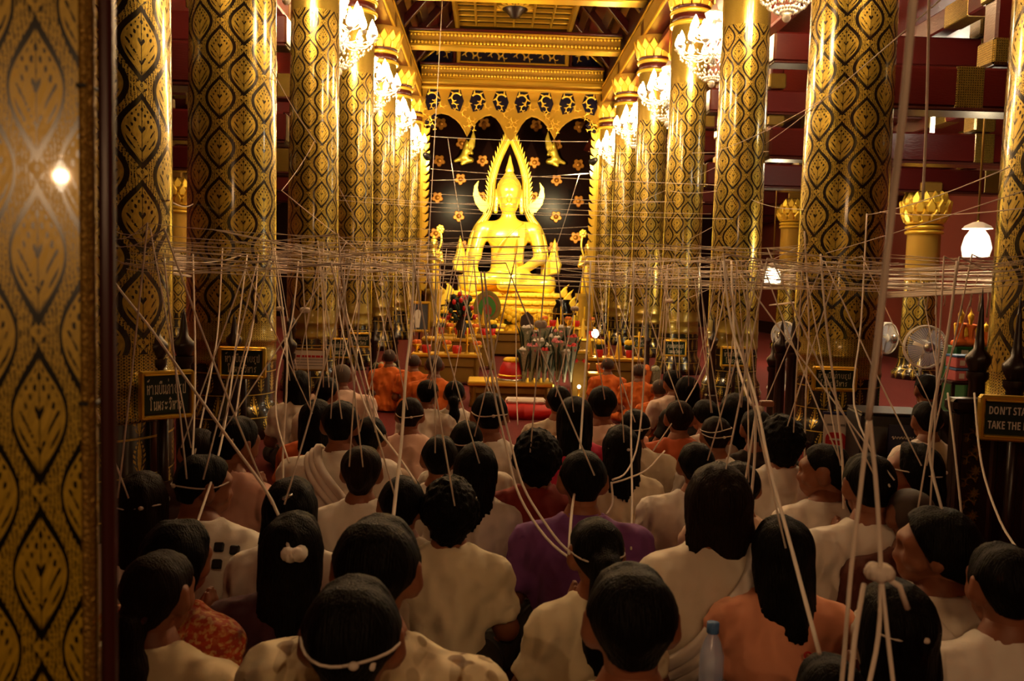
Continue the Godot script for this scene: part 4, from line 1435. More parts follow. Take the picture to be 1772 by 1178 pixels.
func altar_front():
	# offering tables
	var t1 := at(882, 690, 9.4)
	var h1 := at(882, 657, 9.4).y
	table("offering_table", "long gilded offering table behind the red cushion", t1, Vector3(0.92, h1, 0.5), M.gold_wood)
	var cush := thing("floor_cushion", "red and white patterned cushion in front of the long offering table", "cushion", Vector3(at(905, 730, 8.6).x, 0.0, -8.6))
	put("pad", lathe([Vector2(0, 0), Vector2(0.36, 0.0), Vector2(0.42, 0.06), Vector2(0.36, 0.13), Vector2(0, 0.15)], 20, 1, 1, Vector2(1, 0.6)), M.red, cush, Vector3.ZERO)
	put("towel", box(Vector3(0.40, 0.05, 0.2), 0.02), M.white_cloth, cush, Vector3(0.02, 0.16, 0))
	var t2 := at(775, 650, 12.4)
	table("offering_table", "small gilded altar table under the red flower vase", t2, Vector3(0.75, 0.52, 0.45), M.gold_wood)
	var t3 := at(880, 620, 15.7)
	table("offering_table", "wide gilded altar table crowded with yellow flowers", t3, Vector3(2.6, 0.46, 0.7), M.gold_wood)
	var t4 := at(1032, 660, 10.2)
	var h4 := at(1032, 644, 10.2).y
	table("offering_stand", "tall gilded stand holding two orange bowls", t4, Vector3(0.24, h4, 0.24), M.gold_wood, "stand")
	for i in 2:
		var q := at(1012 + 28 * i, 632, 10.2)
		var ob := thing("orange_bowl", "small orange bowl on the tall gilded stand", "bowl", Vector3(q.x, h4, -10.2), 0, "orange bowls on the stand")
		part("bowl", lathe([Vector2(0, 0), Vector2(0.03, 0), Vector2(0.055, 0.05), Vector2(0.06, 0.10), Vector2(0.045, 0.11), Vector2(0, 0.11)], 12), M.orange, ob)
		put("rim", torus(0.058, 0.006, 12, 6), M.gold, ob, Vector3(0, 0.1, 0))
	# donation box and the red covered bowl on the long table
	var db := at(983, 640, 9.4)
	var dbo := thing("donation_box", "gilded wooden donation box standing at the end of the long table", "box", Vector3(db.x + 0.13, 0.0, -9.5))
	put("body", box(Vector3(0.17, 0.58, 0.2), 0.01), M.gold_wood, dbo, Vector3(0, 0.29, 0))
	put("lid", box(Vector3(0.20, 0.03, 0.23), 0.01), M.gold, dbo, Vector3(0, 0.595, 0))
	put("slot", box(Vector3(0.09, 0.006, 0.015), 0.001), M.black, dbo, Vector3(0, 0.611, 0))
	for s in [-1, 1]:
		put("rosette", star_mesh(0.03, 0.015, 6, 0.012), M.red, dbo, Vector3(s * 0.045, 0.5, 0.103))
	var rb := at(884, 655, 9.35)
	var rbo := thing("red_covered_bowl", "red domed offering bowl topped with a yellow garland", "bowl", Vector3(rb.x, h1, -9.35))
	put("dome", lathe([Vector2(0, 0), Vector2(0.13, 0.0), Vector2(0.135, 0.05), Vector2(0.12, 0.14), Vector2(0.09, 0.20), Vector2(0, 0.23)], 20), M.red, rbo, Vector3.ZERO)
	put("foot", lathe([Vector2(0, 0), Vector2(0.15, 0), Vector2(0.15, 0.02), Vector2(0.13, 0.03)], 20), M.silver, rbo, Vector3.ZERO)
	put("garland", torus(0.06, 0.03, 14, 8), M.yellow, rbo, Vector3(0, 0.22, 0))
	put("garland_drop", torus(0.128, 0.012, 20, 6), M.gold_bright, rbo, Vector3(0, 0.06, 0))
	var blooms := [M.white_paint, M.pink_paint, M.white_paint, M.red]
	var names := ["white", "pink", "cream", "red"]
	for i in 16:
		var q := at(905 + (i % 8) * 11.5 + (i / 8) * 5, 655, 9.42)
		bouquet(Vector3(q.x, h1, -9.28 - 0.20 * (i / 8) - 0.03 * (i % 3)), (0.34 if i / 8 == 0 else 0.48) + 0.05 * (i % 3), rng.randf_range(-0.12, 0.12), blooms[i % 4], "bouquet in crinkled clear wrap with %s buds on the long offering table" % names[i % 4])
	# vase of red flowers
	var v := at(797, 632, 12.4)
	var vo := thing("flower_vase", "dark vase of red roses and green leaves on the small altar table", "vase", Vector3(v.x, 0.52, -12.4))
	put("vase", lathe([Vector2(0, 0), Vector2(0.07, 0), Vector2(0.05, 0.05), Vector2(0.09, 0.16), Vector2(0.05, 0.26), Vector2(0.07, 0.30)], 14), M.wood_dark, vo, Vector3.ZERO)
	var fs := begin()
	var gs := begin()
	for i in 26:
		var a := i * 2.39996
		var rr := 0.20 * sqrt((i + 0.5) / 26.0)
		var q := Vector3(cos(a) * rr, 0.50 + 0.14 * sin(i * 1.7) - rr * 0.4, sin(a) * rr)
		add_ball(fs if i % 2 else gs, q, Vector3(0.035, 0.04, 0.035), 6, 5)
		add_tube(gs, [Vector3(0, 0.25, 0), q * Vector3(0.8, 0.9, 0.8), q * Vector3(1.15, 1.02, 1.15)], [0.006, 0.020, 0.004], 4)
	put("blooms", done(fs), M.red, vo, Vector3.ZERO).set_meta("kind", "stuff")
	put("foliage", done(gs), M.leaf, vo, Vector3.ZERO)
	# yellow flowers on the wide table
	var k := 0
	for q in [[882, 548, 17], [890, 573, 15], [828, 580, 14], [845, 600, 15], [852, 640, 12], [935, 555, 13], [960, 572, 12], [808, 606, 11], [930, 575, 10]]:
		var w := at(q[0], q[1], 15.6)
		flower_ball(w, q[2] * 1.25 * 15.6 / FPX, M.yellow, "mound of yellow chrysanthemums among the altar offerings", "yellow flower mounds")
		k += 1
	# round ceremonial fan with a green field and the dark leaf fan
	var ef := at(843, 532, 15.2)
	var fo := thing("ceremonial_fan", "large oval ceremonial fan with an embroidered green centre and olive border", "fan", Vector3(ef.x, 0, -15.2))
	var oval := func(rx: float, ry: float) -> PackedVector2Array:
		var p := PackedVector2Array()
		for i in 28:
			var a := TAU * i / 28
			p.append(Vector2(cos(a) * rx, sin(a) * ry * (1.0 + 0.08 * sin(a))))
		return p
	put("border", plate(oval.call(0.245, 0.275), 0.03, 0.01), mat(Color(0.42, 0.36, 0.06), 0.6), fo, Vector3(0, ef.y, 0))
	put("red_ring", plate(oval.call(0.175, 0.20), 0.03, 0.004), mat(Color(0.55, 0.22, 0.06), 0.6), fo, Vector3(0, ef.y, 0.006))
	put("green_field", plate(oval.call(0.155, 0.185), 0.03, 0.004), mat(Color(0.16, 0.42, 0.08), 0.6), fo, Vector3(0, ef.y - 0.005, 0.010))
	var emb := PackedVector2Array([Vector2(-0.075, -0.10), Vector2(0.075, -0.10), Vector2(0.085, 0.0), Vector2(0.045, 0.06), Vector2(0.02, 0.08), Vector2(0, 0.15), Vector2(-0.02, 0.08), Vector2(-0.045, 0.06), Vector2(-0.085, 0.0)])
	put("emblem", plate(emb, 0.03, 0.006), mat(Color(0.52, 0.16, 0.05), 0.5), fo, Vector3(0, ef.y - 0.02, 0.016))
	put("handle", tube([Vector3(0, 0, 0), Vector3(0, ef.y - 0.2, 0)], 0.016), M.wood_dark, fo, Vector3(0, 0, -0.01))
	put("foot", lathe([Vector2(0, 0), Vector2(0.14, 0), Vector2(0.12, 0.05), Vector2(0.03, 0.08), Vector2(0, 0.08)], 14), M.wood_dark, fo, Vector3.ZERO)
	var df := at(912, 556, 15.4)
	var dfo := thing("leaf_fan", "dark brown pointed leaf fan on a stick behind the bouquets", "fan", Vector3(df.x, 0, -15.4))
	put("blade", plate(PackedVector2Array([Vector2(-0.06, -0.22), Vector2(0.07, -0.22), Vector2(0.125, -0.05), Vector2(0.11, 0.08), Vector2(0.0, 0.18), Vector2(-0.11, 0.08), Vector2(-0.125, -0.05)]), 0.025, 0.008), mat(Color(0.16, 0.08, 0.04), 0.5), dfo, Vector3(0, df.y, 0))
	put("handle", tube([Vector3(0, 0, 0), Vector3(0, df.y - 0.2, 0)], 0.014), M.wood_dark, dfo, Vector3.ZERO)
	put("foot", lathe([Vector2(0, 0), Vector2(0.12, 0), Vector2(0.03, 0.06), Vector2(0, 0.06)], 14), M.wood_dark, dfo, Vector3.ZERO)
	# framed portrait on an easel
	var pf := at(727, 548, 16.0)
	var po := thing("framed_portrait", "gilt framed portrait of a standing person in white on an easel", "picture", Vector3(pf.x, 0, -16.0), 0.12)
	put("canvas", box(Vector3(0.30, 0.48, 0.02), 0.0), mat(Color(0.22, 0.24, 0.28), 0.5), po, Vector3(0, pf.y, 0))
	var fig := plate(PackedVector2Array([Vector2(-0.035, -0.2), Vector2(0.03, -0.2), Vector2(0.045, -0.02), Vector2(0.06, 0.06), Vector2(0.035, 0.12), Vector2(0.02, 0.13), Vector2(-0.02, 0.13), Vector2(-0.045, 0.11), Vector2(-0.06, 0.03)]), 0.004, 0.0)
	put("painted_person", fig, M.white_paint, po, Vector3(-0.04, pf.y, 0.012))
	put("painted_head", lathe([Vector2(0, 0), Vector2(0.02, 0.0), Vector2(0.0, 0.004)], 10), M.skin, po, Vector3(-0.04, pf.y + 0.155, 0.011), Vector3(PI / 2, 0, 0))
	for s in [-1, 1]:
		put("frame_rail", box(Vector3(0.38, 0.05, 0.05), 0.015), M.gold, po, Vector3(0, pf.y + s * 0.26, 0.01))
		put("frame_post", box(Vector3(0.05, 0.57, 0.05), 0.015), M.gold, po, Vector3(s * 0.165, pf.y, 0.01))
		put("easel_leg", tube([Vector3(s * 0.22, 0, 0.12), Vector3(s * 0.10, pf.y - 0.2, -0.04)], 0.018), M.wood_dark, po, Vector3.ZERO)
	put("easel_leg", tube([Vector3(0, 0, -0.35), Vector3(0, pf.y + 0.1, -0.05)], 0.018), M.wood_dark, po, Vector3.ZERO)
	# candle bulbs
	for q in [[1030, 577, 12.0, "white glowing candle bulb on a tall brass stand beside the bouquets"], [1002, 669, 9.2, "tiny glowing altar candle in front of the gilded stand"]]:
		var w := at(q[0], q[1], q[2])
		var o := thing("altar_candle", q[3], "candle", Vector3(w.x, 0, w.z))
		var r := 0.05 if q[2] > 10 else 0.018
		put("bulb_flame", ball(Vector3(r, r * 1.2, r), 12, 8), M.bulb_soft, o, Vector3(0, w.y, 0))
		put("stick", lathe([Vector2(0, 0), Vector2(0.10, 0), Vector2(0.09, 0.03), Vector2(0.02, 0.06), Vector2(0.016, w.y * 0.5), Vector2(0.03, w.y * 0.55), Vector2(0.014, w.y * 0.6), Vector2(0.014, w.y - r)], 12), M.gold, o, Vector3.ZERO)
		omni("candle_light", Vector3(0, w.y, 0), 0.25 if q[2] > 10 else 0.03, Color(1, 0.9, 0.7), r, o)
	# black vases on pedestals beside the statue base
	for s in [-1.0, 1.0]:
		var q := at(790 if s < 0 else 972, 575, 18.5)
		var o := thing("incense_urn", "tall dark patterned urn before the %s of the statue pedestal" % ("flank with the ceremonial fan" if s < 0 else "flank with the candle bulb"), "urn", Vector3(q.x, 0, -18.5))
		put("urn", lathe([Vector2(0, 0), Vector2(0.17, 0), Vector2(0.15, 0.1), Vector2(0.12, 0.3), Vector2(0.2, 0.55), Vector2(0.22, 0.75), Vector2(0.14, 0.9), Vector2(0.17, 0.98), Vector2(0.15, 0.98), Vector2(0.12, 0.9)], 16), M.black_gloss, o, Vector3.ZERO)
		put("gilt_band", torus(0.215, 0.012, 18, 6), M.gold, o, Vector3(0, 0.68, 0))
	# stepped altar tables crowded with small offerings
	for row in 3:
		var d: float = [11.2, 13.2, 14.4][row]
		var hgt: float = [0.40, 0.52, 0.62][row]
		for s in [-1.0, 1.0]:
			var cx: float = NAVE + s * [0.95, 0.75, 0.9][row]
			if row == 0 and s > 0: cx += 0.2
			table("altar_step", "low gilded altar step number %s towards the statue on the %s side" % [["one", "two", "three"][row], "portrait" if s < 0 else "candle bulb"], Vector3(cx, 0, -d), Vector3(0.9, hgt, 0.34), M.gold_wood)
			for i in 7:
				var x: float = cx - 0.39 + 0.13 * i
				var which := (i * 3 + i / 3 + row * 2 + (1 if s > 0 else 0)) % 5
				offering(Vector3(x, hgt, -d + 0.03 * (i % 3)), which)

func offering(p: Vector3, which: int):
	if which == 0:
		var o := thing("marigold_bowl", "gilt footed bowl heaped with orange marigolds on an altar step", "bowl", p, 0, "marigold bowls")
		put("bowl", lathe([Vector2(0, 0), Vector2(0.04, 0), Vector2(0.015, 0.03), Vector2(0.06, 0.08), Vector2(0.065, 0.11), Vector2(0, 0.11)], 12), M.gold, o, Vector3.ZERO)
		put("marigolds", rumple(0.06), M.orange, o, Vector3(0, 0.13, 0))
	elif which == 1:
		var o := thing("offering_candle", "orange candle in a brass holder on an altar step", "candle", p, 0, "unlit altar candles")
		put("holder", lathe([Vector2(0, 0), Vector2(0.04, 0), Vector2(0.012, 0.03), Vector2(0.012, 0.10), Vector2(0.03, 0.12), Vector2(0, 0.12)], 10), M.gold, o, Vector3.ZERO)
		put("candle_stick", lathe([Vector2(0, 0.12), Vector2(0.012, 0.12), Vector2(0.012, 0.33), Vector2(0, 0.34)], 8), M.yellow, o, Vector3.ZERO)
	elif which == 2:
		var o := thing("flower_pot", "small pot of yellow flowers on an altar step", "flowers", p, 0, "small yellow flower pots")
		put("pot", lathe([Vector2(0, 0), Vector2(0.04, 0), Vector2(0.055, 0.10), Vector2(0, 0.10)], 10), M.red, o, Vector3.ZERO)
		put("leaves", ball(Vector3(0.07, 0.06, 0.07), 8, 6), M.leaf, o, Vector3(0, 0.14, 0))
		put("flowers", rumple(0.07), M.yellow, o, Vector3(0, 0.19, 0))
	elif which == 3:
		var o := thing("incense_pot", "round red incense pot with standing sticks on an altar step", "pot", p, 0, "incense pots")
		put("pot", lathe([Vector2(0, 0), Vector2(0.05, 0), Vector2(0.065, 0.05), Vector2(0.055, 0.10), Vector2(0, 0.10)], 12), M.red, o, Vector3.ZERO)
		for i in 5:
			put("incense_stick", tube([Vector3(0.012 * (i - 2), 0.08, 0), Vector3(0.03 * (i - 2), 0.30, 0.01 * (i % 2))], 0.004, 4), M.gold_wood, o, Vector3.ZERO)
	else:
		var o := thing("gilt_cone", "tall gilt folded leaf cone on an altar step", "ornament", p, 0, "gilt leaf cones")
		put("cone", lathe([Vector2(0, 0), Vector2(0.055, 0), Vector2(0.05, 0.03), Vector2(0.03, 0.16), Vector2(0.008, 0.28), Vector2(0, 0.30)], 10), M.gold_bright, o, Vector3.ZERO)
		put("tray", lathe([Vector2(0, -0.0), Vector2(0.07, 0.0), Vector2(0.075, 0.012), Vector2(0, 0.012)], 12), M.gold, o, Vector3.ZERO)

# ---------------------------------------------------------------- signs, rails, fans and shelves
# Thai letters as strokes in a 10 x 16 box (y down, baseline 12); marks above and below sit outside
const THAI := {
	"ho": [[[1, 4], [2, 3], [3, 4], [2, 5], [1, 4]], [[2, 5], [2, 12]], [[2, 9], [4, 7], [6, 7]], [[6, 12], [6, 7], [8, 4], [7, 3], [6, 4], [7, 6]]],
	"aa": [[[1, 5], [2, 3], [4, 3], [5, 5], [5, 12]]],
	"mo": [[[1, 4], [2, 3], [3, 4], [2, 5]], [[2, 5], [2, 12]], [[2, 11], [1, 12]], [[2, 10], [7, 12], [7, 3]]],
	"yo": [[[2, 3], [1, 4], [2, 5], [2, 6], [1, 7], [2, 11], [4, 12], [7, 11], [7, 3]]],
	"no": [[[1, 4], [2, 3], [3, 4], [2, 5], [2, 12]], [[2, 12], [7, 9], [7, 3]], [[7, 10], [8, 12], [7, 12]]],
	"tho": [[[2, 12], [1, 10], [3, 9], [3, 7], [2, 5], [4, 3], [6, 3], [7, 5], [7, 12]], [[1, 12], [3, 11]]],
	"ro": [[[3, 12], [2, 11], [3, 10], [4, 11], [4, 7], [2, 6], [2, 4], [5, 4], [6, 3]]],
	"po": [[[1, 4], [2, 3], [3, 4], [2, 5], [2, 12], [7, 12], [7, 0]]],
	"ai": [[[3, 12], [4, 11], [3, 10], [2, 11], [3, 12], [3, 2], [1, 0], [2, -2], [5, -2], [5, 0]]],
	"pho": [[[1, 4], [2, 3], [3, 4], [2, 5], [2, 12], [4.5, 7], [7, 12], [7, 3]]],
	"a": [[[1, 5], [2, 4], [3, 5], [2, 6], [4, 6], [6, 4]], [[1, 10], [2, 9], [3, 10], [2, 11], [4, 11], [6, 9]]],
	"wo": [[[4, 12], [3, 11], [4, 10], [5, 11], [5, 12], [6, 10], [6, 5], [5, 3], [3, 3], [2, 5]]],
}
# [letter, mark above, mark below]
const LINE_ONE := [["ho", "tho_mark", ""], ["aa", "", ""], ["mo", "", ""], ["yo", "uee", ""], ["no", "", ""], ["tho", "ek", ""], ["aa", "", ""], ["yo", "", ""], ["ro", "", "uu"], ["po", "", ""]]
const LINE_TWO := [["ai", "", ""], ["no", "", ""], ["pho", "", ""], ["ro", "", ""], ["a", "", ""], ["wo", "i", ""], ["ho", "", ""], ["aa", "", ""], ["ro", "", ""]]
const MARKS := {
	"tho_mark": [[[2, -1], [3, -2], [4, -1], [6, -3]]], "ek": [[[4, -1], [4, -3]]], "i": [[[2, 1], [4, -1], [7, 1], [2, 1]]],
	"uee": [[[2, 1], [4, -1], [7, 1], [2, 1]], [[5, -1], [5, 0]], [[7, -1], [7, 1]]], "uu": [[[5, 13], [6, 15], [7, 15], [7, 13]]],
}

func ink(im: Image, a: Vector2, b: Vector2, r: float, c: Color):
	var n := int(maxf(1.0, (b - a).length() * 1.5))
	for i in n + 1:
		var p := a.lerp(b, float(i) / n)
		for y in range(int(p.y - r), int(p.y + r) + 2):
			for x in range(int(p.x - r), int(p.x + r) + 2):
				if x >= 0 and y >= 0 and x < im.get_width() and y < im.get_height() and Vector2(x, y).distance_to(p) <= r:
					im.set_pixel(x, y, c)

func thai_line(im: Image, line: Array, x0: float, y0: float, wide: float, s: float, c: Color, r: float):
	var step := wide / line.size()
	for i in line.size():
		var o := Vector2(x0 + step * i, y0)
		var sx := step / 9.0
		var sets: Array = [THAI[line[i][0]]]
		if line[i][1]: sets.append(MARKS[line[i][1]])
		if line[i][2]: sets.append(MARKS[line[i][2]])
		for strokes in sets:
			for st in strokes:
				for k in st.size() - 1:
					ink(im, o + Vector2(st[k][0] * sx, st[k][1] * s), o + Vector2(st[k + 1][0] * sx, st[k + 1][1] * s), r, c)

var face_cache := {}
func thai_face(w: int, h: int) -> StandardMaterial3D:
	if face_cache.has("thai"): return face_cache.thai
	var im := Image.create(w, h, false, Image.FORMAT_RGB8)
	im.fill(Color(0.045, 0.17, 0.13))
	var c := Color(0.86, 0.84, 0.74)
	thai_line(im, LINE_ONE, w * 0.05, h * 0.16, w * 0.90, h * 0.026, c, h * 0.014)
	thai_line(im, LINE_TWO, w * 0.12, h * 0.60, w * 0.76, h * 0.025, c, h * 0.014)
	var m := mat(Color.WHITE, 0.35)
	m.albedo_texture = ImageTexture.create_from_image(im)
	face_cache.thai = m
	return m

# flat lettering raised a hair above a board
func letters(text: String, size: float, where: Vector3, m: Material, parent: Node, wide := 1.0, bold := true):
	var t := TextMesh.new()
	var f := SystemFont.new()
	f.font_names = PackedStringArray(["Droid Sans"])
	f.font_weight = 700 if bold else 400
	t.font = f
	t.text = text
	t.font_size = 32
	t.pixel_size = size / 32.0
	t.depth = 0.003
	t.curve_step = 3.0
	var o := put("lettering", t, m, parent, where)
	o.scale.x = wide
	return o

# a gilt framed sign; kind "thai" or an array of English lines
func framed_sign(c: Vector3, w: float, h: float, turn: float, label: String, kind, group := "") -> Node3D:
	var o := thing("framed_sign", label, "sign", c, turn, group)
	var board: Material = M.sign_green
	var st := begin()
	st.set_smooth_group(-1)
	quad(st, Vector3(-w * 0.44, -h * 0.42, 0.012), Vector3(w * 0.44, -h * 0.42, 0.012), Vector3(w * 0.44, h * 0.42, 0.012), Vector3(-w * 0.44, h * 0.42, 0.012), [Vector2(0, 1), Vector2(1, 1), Vector2(1, 0), Vector2(0, 0)])
	put("sign_face", done(st), thai_face(384, 240) if kind is String else board, o, Vector3.ZERO)
	put("backing", box(Vector3(w * 0.95, h * 0.95, 0.02), 0.0), M.wood_dark, o, Vector3.ZERO)
	if kind is Array:
		for i in kind.size():
			letters(kind[i], h * 0.27, Vector3(0, h * (0.18 - 0.36 * i), 0.014), M.white_paint, o, 0.62)
	var t := w * 0.075
	for s in [-1, 1]:
		put("frame_rail", box(Vector3(w + t * 0.6, t, 0.05), t * 0.3), M.gold, o, Vector3(0, s * h * 0.5, 0.012))
		put("frame_post", box(Vector3(t, h + t * 0.4, 0.05), t * 0.3), M.gold, o, Vector3(s * w * 0.5, 0, 0.012))
		put("frame_bead", box(Vector3(w * 0.92, t * 0.35, 0.06), t * 0.1), M.gold_bright, o, Vector3(0, s * (h * 0.5 - t * 0.45), 0.014))
	return o

func rail_post(p: Vector3, h: float, spire := 0.3):
	var o := thing("rail_post", "dark turned wooden rail post with a knob beside a column foot", "post", Vector3(p.x, 0, p.z), 0, "turned rail posts round the column feet")
	put("foot", box(Vector3(0.13, 0.12, 0.13), 0.015), M.wood_dark, o, Vector3(0, 0.06, 0))
	put("shaft", lathe([Vector2(0, 0.1), Vector2(0.05, 0.1), Vector2(0.05, 0.18), Vector2(0.038, 0.22), Vector2(0.042, h * 0.5), Vector2(0.036, h - 0.10), Vector2(0.05, h - 0.08), Vector2(0.05, h - 0.05)], 14), M.wood_dark, o, Vector3.ZERO)
	put("knob", lathe([Vector2(0.036, h - 0.05), Vector2(0.058, h), Vector2(0.058, h + 0.025), Vector2(0.026, h + 0.06), Vector2(0.018, h + 0.12), Vector2(0.011, h + 0.12 + spire * 0.5), Vector2(0, h + 0.12 + spire)], 14), M.wood_dark, o, Vector3.ZERO)

func fan(c: Vector3, r: float, turn: float, label: String):
	var o := thing("standing_fan", label, "fan", Vector3(c.x, 0, c.z), turn)
	put("base", lathe([Vector2(0, 0), Vector2(0.2, 0), Vector2(0.19, 0.03), Vector2(0.04, 0.06), Vector2(0, 0.06)], 20), M.white_paint, o, Vector3.ZERO)
	put("pole", tube([Vector3(0, 0.05, -0.08), Vector3(0, c.y, -0.08)], 0.018, 8), M.silver, o, Vector3.ZERO)
	put("motor", lathe([Vector2(0, -0.12), Vector2(0.06, -0.1), Vector2(0.075, 0), Vector2(0.05, 0.06), Vector2(0, 0.07)], 14), M.white_paint, o, Vector3(0, c.y, -0.06), Vector3(PI / 2, 0, 0))
	for z in [-0.06, 0.06]:
		put("guard_rim", torus(r, 0.008, 32, 6), M.white_paint, o, Vector3(0, c.y, z * 0.3), Vector3(PI / 2, 0, 0))
	# guard wires: too fine to tell apart
	var st := begin()
	for i in 48:
		var a := TAU * i / 48
		var d := Vector3(cos(a), sin(a), 0)
		add_tube(st, [d * 0.06 + Vector3(0, 0, 0.09), d * r * 0.6 + Vector3(0, 0, 0.085), d * r], 0.0022, 3, false)
		add_tube(st, [d * 0.06 + Vector3(0, 0, -0.07), d * r], 0.0022, 3, false)
	var g := put("guard_wires", done(st), M.white_paint, o, Vector3(0, c.y, 0))
	g.set_meta("kind", "stuff")
	put("hub", lathe([Vector2(0, 0), Vector2(0.055, 0), Vector2(0.05, 0.02), Vector2(0, 0.03)], 16), M.silver, o, Vector3(0, c.y, 0.085), Vector3(PI / 2, 0, 0))
	for i in 4:
		var bl := PackedVector2Array()
		for k in 9:
			var a := -0.15 + k * 0.16
			bl.append(Vector2(cos(a), sin(a)) * r * 0.90)
		bl.append(Vector2(cos(0.9), sin(0.9)) * r * 0.15)
		bl.append(Vector2(cos(0.1), sin(0.1)) * r * 0.15)
		put("blade", plate(bl, 0.006, 0.0), M.plastic_clear, o, Vector3(0, c.y, 0.0), Vector3(0.0, 0.18, TAU * i / 4))

func build_side_things():
	# rail posts in front of the near columns
	for q in [[270, 603, 4.3], [318, 600, 4.75], [405, 590, 6.6], [500, 600, 6.4], [1693, 625, 4.1], [1758, 640, 3.9], [1352, 600, 6.8], [1372, 598, 6.5], [1338, 625, 7.6]]:
		var p := at(q[0], q[1], q[2])
		rail_post(p, p.y, 0.10 if q[0] < 1600 else 0.24)
	for q in [[505, 560, 9.6], [648, 590, 12.0], [684, 585, 13.0], [1234, 590, 9.8], [1120, 590, 12.4]]:
		var p := at(q[0], q[1], q[2])
		rail_post(p, p.y, 0.2)
	# notices: no standing to take pictures in the hall
	var c := at(287, 682, 4.2)
	framed_sign(c, 0.235, 0.215, deg_to_rad(38), "tilted gilt framed green sign in Thai script on the pair of posts by the jamb", "thai")
	c = at(420, 627, 6.5)
	framed_sign(c, 0.325, 0.215, 0.02, "gilt framed green sign in Thai script in front of the second column", "thai")
	c = at(589, 602, 10.0)
	framed_sign(c, 0.215, 0.215, 0.0, "small square gilt framed green sign next to the bald man", "thai")
	c = at(622, 588, 12.6)
	framed_sign(c, 0.31, 0.20, 0.0, "small gilt framed green sign behind the square one", "thai")
	c = at(1110, 592, 14.0)
	framed_sign(c, 0.27, 0.18, 0.0, "faint gilt framed sign on the column beyond the gilded stand", "thai")
	c = at(1168, 602, 12.4)
	framed_sign(c, 0.31, 0.22, -0.03, "gilt framed green sign above the bowed black haired man", "thai")
	c = at(1272, 617, 9.7)
	framed_sign(c, 0.32, 0.21, -0.03, "gilt framed green sign behind the woman with very long hair", "thai")
	c = at(1443, 655, 6.3)
	framed_sign(c, 0.30, 0.16, -0.06, "gilt framed green sign above the white and red notice", "thai")
	c = at(1760, 724, 3.55)
	framed_sign(c, 0.285, 0.17, deg_to_rad(-14), "large gilt framed green sign reading do not stand on the carved wooden screen", ["DON'T STAND TO", "TAKE THE PHOTO"])
	for o in get_children():
		if o.has_meta("category") and o.get_meta("category") == "sign":
			pole_under(o)
	# white panel with red print
	var b := at(533, 622, 9.0)
	var wb := thing("notice_board", "white notice board with a line of red print in a wooden frame", "sign", b)
	put("sign_face", box(Vector3(0.36, 0.20, 0.012), 0.0), M.white_paint, wb, Vector3.ZERO)
	for s in [-1, 1]:
		put("frame_rail", box(Vector3(0.40, 0.022, 0.03), 0.006), M.gold_wood, wb, Vector3(0, s * 0.108, 0))
		put("frame_post", box(Vector3(0.022, 0.22, 0.03), 0.006), M.gold_wood, wb, Vector3(s * 0.19, 0, 0))
	var lx := -0.155
	for w in [0.03, 0.05, 0.022, 0.06, 0.035, 0.045, 0.03]:
		put("red_word", box(Vector3(w, 0.022, 0.004), 0.0), M.red, wb, Vector3(lx + w * 0.5, 0.035, 0.007))
		lx += w + 0.008
	for i in 3:
		put("grey_line", box(Vector3(0.31, 0.006, 0.003), 0.0), mat(Color(0.4, 0.4, 0.4)), wb, Vector3(0, 0.0 - 0.03 * i, 0.007))
	pole_under(wb)
	# white notice with a red stamp
	b = at(1448, 752, 5.6)
	var nt := thing("paper_notice", "white paper notice with a red rounded box on a stand by the column", "sign", b, deg_to_rad(-16))
	put("sheet", box(Vector3(0.17, 0.27, 0.006), 0.0), M.white_paint, nt, Vector3.ZERO)
	put("blue_border", box(Vector3(0.185, 0.02, 0.01), 0.003), mat(Color(0.10, 0.11, 0.32)), nt, Vector3(0, 0.14, 0))
	put("red_box", plate(rounded(0.13, 0.14, 0.04), 0.004, 0.0), M.red, nt, Vector3(-0.005, -0.055, 0.005))
	for i in 2:
		put("print_line", box(Vector3(0.045, 0.014, 0.002), 0.0), mat(Color(0.45, 0.44, 0.42)), nt, Vector3(-0.04 + 0.065 * i, 0.065, 0.004))
		put("white_print", box(Vector3(0.08, 0.012, 0.002), 0.0), M.white_paint, nt, Vector3(-0.005, -0.03 - 0.045 * i, 0.008))
	pole_under(nt)
	# black loudspeaker with a blue plate
	b = at(1550, 790, 5.2)
	var top := at(1550, 718, 5.2).y
	var ls := thing("loudspeaker", "black loudspeaker cabinet with a blue name plate", "loudspeaker", Vector3(b.x, 0, -5.35), deg_to_rad(-8))
	put("cabinet", box(Vector3(0.40, top, 0.34), 0.012), M.black, ls, Vector3(0, top * 0.5, 0))
	put("grille", box(Vector3(0.36, top * 0.8, 0.012), 0.004), M.black_gloss, ls, Vector3(0, top * 0.48, 0.172))
	put("top_panel", box(Vector3(0.40, 0.012, 0.34), 0.004), M.wood_dark, ls, Vector3(0, top + 0.006, 0))
	var pl := put("name_plate", box(Vector3(0.22, 0.19, 0.006), 0.002), mat(Color(0.03, 0.05, 0.22), 0.35), ls, Vector3(0.07, top - 0.15, 0.181))
	var wave := []
	for i in 33:
		wave.append(Vector3(-0.09 + 0.0052 * i, 0.016 + 0.012 * sin(i * 1.9) * (1.4 if i % 8 == 2 else 0.7), 0.004))
	put("script_line", tube(wave, 0.0035, 4), M.white_paint, pl, Vector3.ZERO)
	put("gold_corner", star_mesh(0.025, 0.012, 5, 0.004), M.gold_dull, pl, Vector3(0.085, 0.07, 0.004))
	put("white_swoosh", plate(PackedVector2Array([Vector2(-0.08, -0.085), Vector2(0.08, -0.085), Vector2(0.05, -0.05), Vector2(-0.02, -0.035), Vector2(-0.08, -0.05)]), 0.004, 0.0), M.white_paint, pl, Vector3(0, 0, 0.004))
	# carved dark screen on the right
	var x0 := at(1643, 800, 3.75).x
